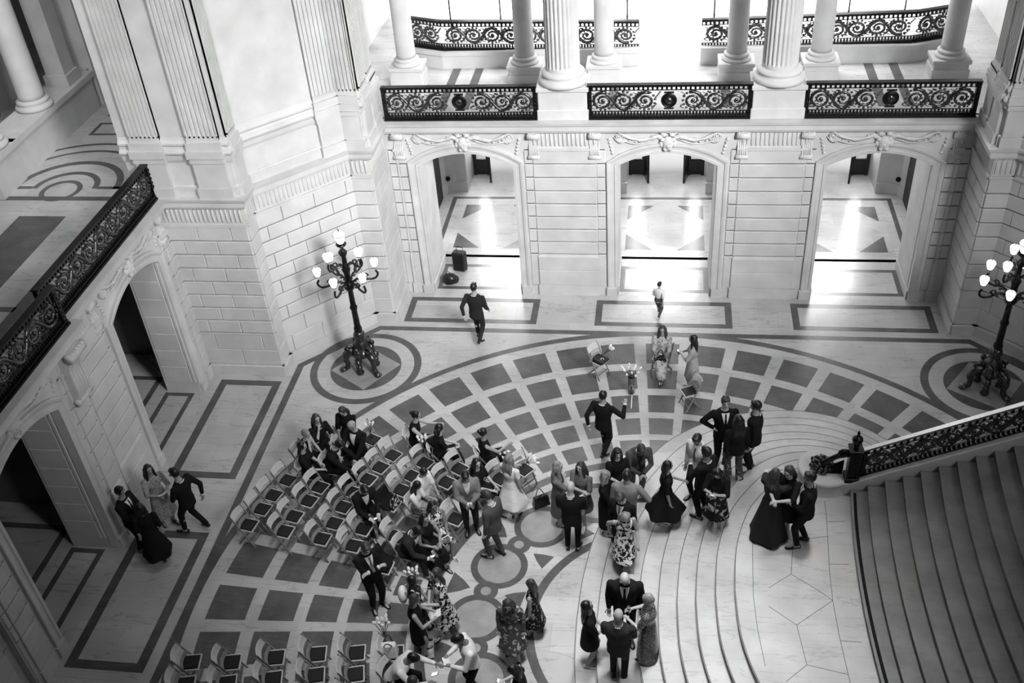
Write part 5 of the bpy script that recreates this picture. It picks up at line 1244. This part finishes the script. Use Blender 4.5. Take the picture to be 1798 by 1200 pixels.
def bouquet(p, yaw, label, n=7, L=.34, tilt=.9, spread=.12, nm='bouquet', z0=0):
    t = thing(nm, label, 'flowers', p, yaw); st = MB(); rnd = random.Random(len(label))
    for k in range(n):
        a = 2.4 * k; q = spread * math.sqrt((k + .5) / n); d = Vector((q * cos(a), q * sin(a), L)); M = Matrix.Rotation(tilt, 3, 'Y'); e = M @ d; b = M @ Vector((-d.x * .35, -d.y * .35, -.10))
        st.tube([b, M @ Vector((0, 0, .05)), e], [.005, .005, .006], 5)
        f = MB(); dr = (e - M @ Vector((0, 0, .05))).normalized()
        f.tube([e - dr * .02, e + dr * .02, e + dr * .055, e + dr * .085 + Vector((.015 * cos(a), .015 * sin(a), 0))], [.008, .020, .034, .012], 8, flat=.8)
        f.ball(e + dr * .07 + Vector((0, 0, .01)), (.018, .018, .02), 6, 4); f.obj('lily', PETAL, t)
    st.obj('stems', STEM, t); return t
bouquet((-6.30, 4.30, .52), R(120), 'small white bouquet lying on the chair right of the man in tuxedo', 5, .2)
bouquet((-1.42, 7.30, .53), R(40), 'white tulips lying on the black box on the lone left chair', 5, .26, 1.2, .07)
i = who('hand held out'); bouquet(held(i, (0, 1), -.12) , R(-40), 'white lilies in the lap of the seated woman with bun', 6, .2)
bouquet((-5.02, 3.78, .60), R(100), 'white lilies standing between two chairs in front of the backless dress', 6, .26, .2)
bouquet((-4.42, .04, .80), R(90), 'white calla lilies beside the woman with the backpack', 8, .30, .15, .12)
bouquet((-4.75, -1.00, .62), R(100), 'white calla lilies propped on the chair in the lower block', 8, .36, .15, .13)
bouquet((-6.03, 2.52, .50), R(-10), 'long-stemmed white flowers laid across a chair in the third row', 5, .45, 1.45, .05)
i = who('white flared'); bouquet(held(i, (0,), .0) + Vector((.12, .05, 0)), R(20), 'dark and white bouquet at the side of the woman in white', 6, .2)
# glass vase of lilies standing on the tiles
t = thing('glass_vase', 'tall clear glass vase of white lilies standing on the tiled floor', 'vase', (-.70, 6.60, 0))
m = MB(); m.lathe([(.07, 0), (.075, .01), (.072, .2), (.082, .48), (.076, .48), (.066, .2), (.066, .03), (.0, .03)], n=24); m.obj('vase_body', GLASS, t)
m = MB()
for k in range(12): a = 2.4 * k; m.tube([(.035 * cos(a), .035 * sin(a), .05), (.05 * cos(a + 3), .05 * sin(a + 3), .45)], .005, 5)
m.obj('stems_in_water', STEM, t)
bouquet((-.70, 6.60, .46), 0, 'white lilies fanning out of the tall glass vase', 11, .20, 0, .20)
m = MB(); m.box((-.68, 6.28, .004), (.025, .46, .004)); tag(m.obj('pale_strip', PAPER), 'thin pale strip running down the floor below the glass vase', 'floor_line')  # thin pale strip laid flat on the floor
# black box on the lone chair
t = thing('flat_case', 'flat black case with a white ribbon lying on the lone left chair', 'box', (-1.45, 7.21, .467), R(-35)); m = MB(); m.box((0, 0, .03), (.34, .26, .05)); m.obj('case_body', PAD, t, bevel=.006)
m = MB(); m.tube([(.06 + .035 * cos(a), .035 * sin(a), .062) for a in [i * .45 for i in range(11)]], .007, 5); m.obj('ribbon', PETAL, t)
def handbag(p, yaw, label, size, m_, nm='handbag', strap=.14):
    t = thing(nm, label, 'bag', p, yaw); a, b, c = size
    m = MB(); m.hexa([(-a / 2, -b / 2, 0), (a / 2, -b / 2, 0), (a / 2, b / 2, 0), (-a / 2, b / 2, 0), (-a * .42, -b * .25, c), (a * .42, -b * .25, c), (a * .42, b * .25, c), (-a * .42, b * .25, c)]); m.obj('bag_body', m_, t, bevel=.02)
    for s in (-1, 1): k = MB(); k.tube([(-a * .25 + a * .5 * i / 10, s * b * .22 * (1 + sin(pi * i / 10)), c - .02 + strap * sin(pi * i / 10)) for i in range(11)], .010, 6); k.obj('handle', SHOE, t)
handbag((-2.42, 2.95, 0), R(30), 'glossy black leather handbag on the floor right of the woman in white', (.36, .2, .26), SHOE)
i = who('vase, handbag'); handbag(held(i, (0, 1), -.02), yawof(i) + R(90), 'patterned handbag on the lap of the woman beyond the vase', (.30, .08, .20), FLOR4)
handbag((-5.32, 2.30, .468), R(70), 'flower-printed pale bag standing on a chair in the middle rows', (.24, .14, .22), FLOR1)
i = who('floral dress seated'); handbag(held(i, (0, 1), -.05), yawof(i) + R(90), 'white clutch bag on the lap of the woman in pale jacket', (.22, .05, .14), WHITE, 'clutch_bag', .0)
i = who('wide trousers'); handbag((1.22, 2.95, 1.45), R(80), 'black handbag with a ring handle carried by the woman in flowered trousers', (.26, .1, .22), SHOE)
handbag((-4.62, -1.22, .468), R(10), 'white cloth tote bag slumped on the chair in the lower block', (.30, .22, .30), WHITE, 'tote_bag')
# backpack
i = who('white backpack'); t0, J0, _ = PEOPLE[i]; c = W_(t0, J0['chest'] - J0['F'] * .20); t = thing('backpack', 'small white backpack on the back of the woman with long black hair', 'bag', c, yawof(i))
m = MB(); m.ball((0, 0, 0), (.09, .15, .18), 14, 10); m.obj('pack', WHITE, t)
for s in (-1, 1): m = MB(); m.tube([(.05, s * .08, .14), (.19, s * .10, .20), (.30, s * .10, .08)], .012, 6); m.obj('strap', PAPER, t)
# coats over chairs
def coat(x, y, yaw, label):
    m = MB()
    for k in range(5): m.tube([(-.20 + .01 * k, (k - 2) * .07, .83), (-.12, (k - 2) * .075, .60), (-.02, (k - 2) * .08, .50), (.16, (k - 2) * .085, .49)], [.045, .055, .05, .03], 8)
    o = remesh(m, 'draped_coat', BLACK, None, .018, 5); o.location = (x, y, 0); o.rotation_euler = (0, 0, yaw); tag(o, label, 'coat')
coat(-5.46, 2.33, R(-20), 'black coat draped over a chair beside the flower-printed bag')
coat(-5.20, .78, R(-12), 'black coat draped over the chair behind the man with folded arms')
# luggage by the left arch
t = thing('suitcase', 'upright black wheeled suitcase standing by the left arch jamb', 'suitcase', (-5.60, 11.62, 0), R(-12))
m = MB(); m.box((0, 0, .33), (.36, .24, .58)); m.obj('shell', PAD, t, bevel=.03)
m = MB()
for s in (-1, 1): m.tube([(s * .09, .08, .6), (s * .09, .08, .72)], .008, 6)
m.tube([(-.09, .08, .72), (.09, .08, .72)], .012, 6); m.obj('pull_handle', CHAR, t)
for s in (-1, 1): m = MB(); m.tube([(s * .13, .07, .03), (s * .17, .07, .03)], .03, 10); m.obj('wheel', SHOE, t)
m = MB(); m.ball((0, 0, .17), (.22, .17, .17), 12, 8); m.ball((.12, .05, .12), (.14, .14, .12), 10, 7); m.tube([(-.12, 0, .30), (-.02, 0, .42), (.1, 0, .30)], .014, 6)
o = remesh(m, 'duffel_bag', SHOE, None, .018, 3); o.location = (-5.78, 10.95, 0); tag(o, 'soft black duffel bag slumped below the suitcase by the arch', 'bag')
# glass for the lady in sequins, glasses of the woman in flared dress
i = who('holding a glass'); t = thing('glass_tumbler', 'clear drinking glass in the hand of the lady in sequins', 'glass', held(i, (1,), -.03)); m = MB(); m.lathe([(.025, 0), (.034, .12), (.030, .12), (.022, .01), (0, .01)], n=14); m.obj('tumbler', GLASS, t)
# ------------------------------------------------------------------ camera
def cam():
    yaw, pit, roll = -0.1808013219731733, 0.6504938529345236, -0.08548509457859814
    cy, sy, cp, sp = cos(yaw), sin(yaw), cos(pit), sin(pit)
    f = Vector((sy * cp, cy * cp, -sp)); r0 = Vector((cy, -sy, 0)); u0 = r0.cross(f)
    r = r0 * cos(roll) + u0 * sin(roll); u = -r0 * sin(roll) + u0 * cos(roll)
    c = bpy.data.cameras.new('camera'); c.sensor_width = 36; c.lens = 36 * 1787.668 / 1798; c.clip_end = 200; c.clip_start = .1
    o = bpy.data.objects.new('camera', c); COL.objects.link(o)
    M = Matrix((r, u, -f)).transposed().to_4x4(); M.translation = Vector((-0.0843, -11.590, 15.5)); o.matrix_world = M
    bpy.context.scene.camera = o
cam()
# ------------------------------------------------------------------ light
W = bpy.data.worlds.new('daylight'); bpy.context.scene.world = W; W.use_nodes = True
W.node_tree.nodes['Background'].inputs['Color'].default_value = (1, 1, 1, 1); W.node_tree.nodes['Background'].inputs['Strength'].default_value = .015
def area(name, loc, to, sx, sy, e, spread=180):
    l = bpy.data.lights.new(name, 'AREA'); l.shape = 'RECTANGLE'; l.size = sx; l.size_y = sy; l.energy = e; l.spread = R(spread)
    o = bpy.data.objects.new(name, l); COL.objects.link(o); o.location = loc
    o.rotation_euler = (Vector(to) - Vector(loc)).to_track_quat('-Z', 'Y').to_euler(); return o
area('dome_daylight', (1, 0, 27), (1, 1, 0), 9, 9, 170)
area('floor_fill', (-1, 2, 27), (-2.5, 4.5, 0), 5, 5, 110, 46)  # narrow fill added to brighten the tiled floor
area('stairs_fill', (2.2, 3, 26), (1.0, -1.5, 1.2), 2.5, 2.5, 88, 20)  # added fill, narrowed onto the landing and lower steps
area('centre_fill', (-1, -3, 27), (-2.8, .4, 0), 3, 3, 95, 25)  # added to raise the light around the floor centre
area('south_window_left', (9, -9.5, 18), (-7.5, 9, 6), 5, 5, 520, 46)
area('back_wall_fill', (11, -8, 17), (.2, 10.6, 5.2), 5, 5, 390, 40)  # lamp added to light up the back wall
area('left_pier_fill', (-5.5, -12, 18), (-10.3, 7, 7.5), 3, 3, 60, 30)  # extra lamp added for the left pier faces
area('east_window', (13, -4, 15), (-6, 6, 4), 5, 6, 110, 110)
area('north_window', (.5, 18.5, 15), (1.6, -1.5, 1), 6, 3.5, 60, 50)
area('gallery_fill', (0, 15, 11.8), (0, 14.8, 5), 12, 3, 700, 120)  # overhead fill added to brighten the back gallery
area('left_gallery_lamp', (-12.6, 7, 12), (-14.8, 8.2, 6.5), 2, 4, 80, 110)
for x in (-4.93, 0, 4.9): area('street_daylight', (x, 16.9, 3.9), (x, 14.2, 0), 2.0, 1.0, 26, 110)
area('outside_sky', (0, 18.2, 7.5), (0, 20.8, 2.2), 14, 1.5, 2600, 100)
S = bpy.context.scene
S.view_settings.view_transform = 'Standard'; S.view_settings.look = 'None'; S.view_settings.exposure = 0.0; S.view_settings.gamma = 1.0; S.view_settings.use_curve_mapping = False
S.cycles.max_bounces = 6; S.cycles.diffuse_bounces = 4; S.cycles.glossy_bounces = 3; S.cycles.transmission_bounces = 4
S.cycles.caustics_reflective = False; S.cycles.caustics_refractive = False; S.cycles.use_denoising = True
S.cycles.sample_clamp_indirect = 6
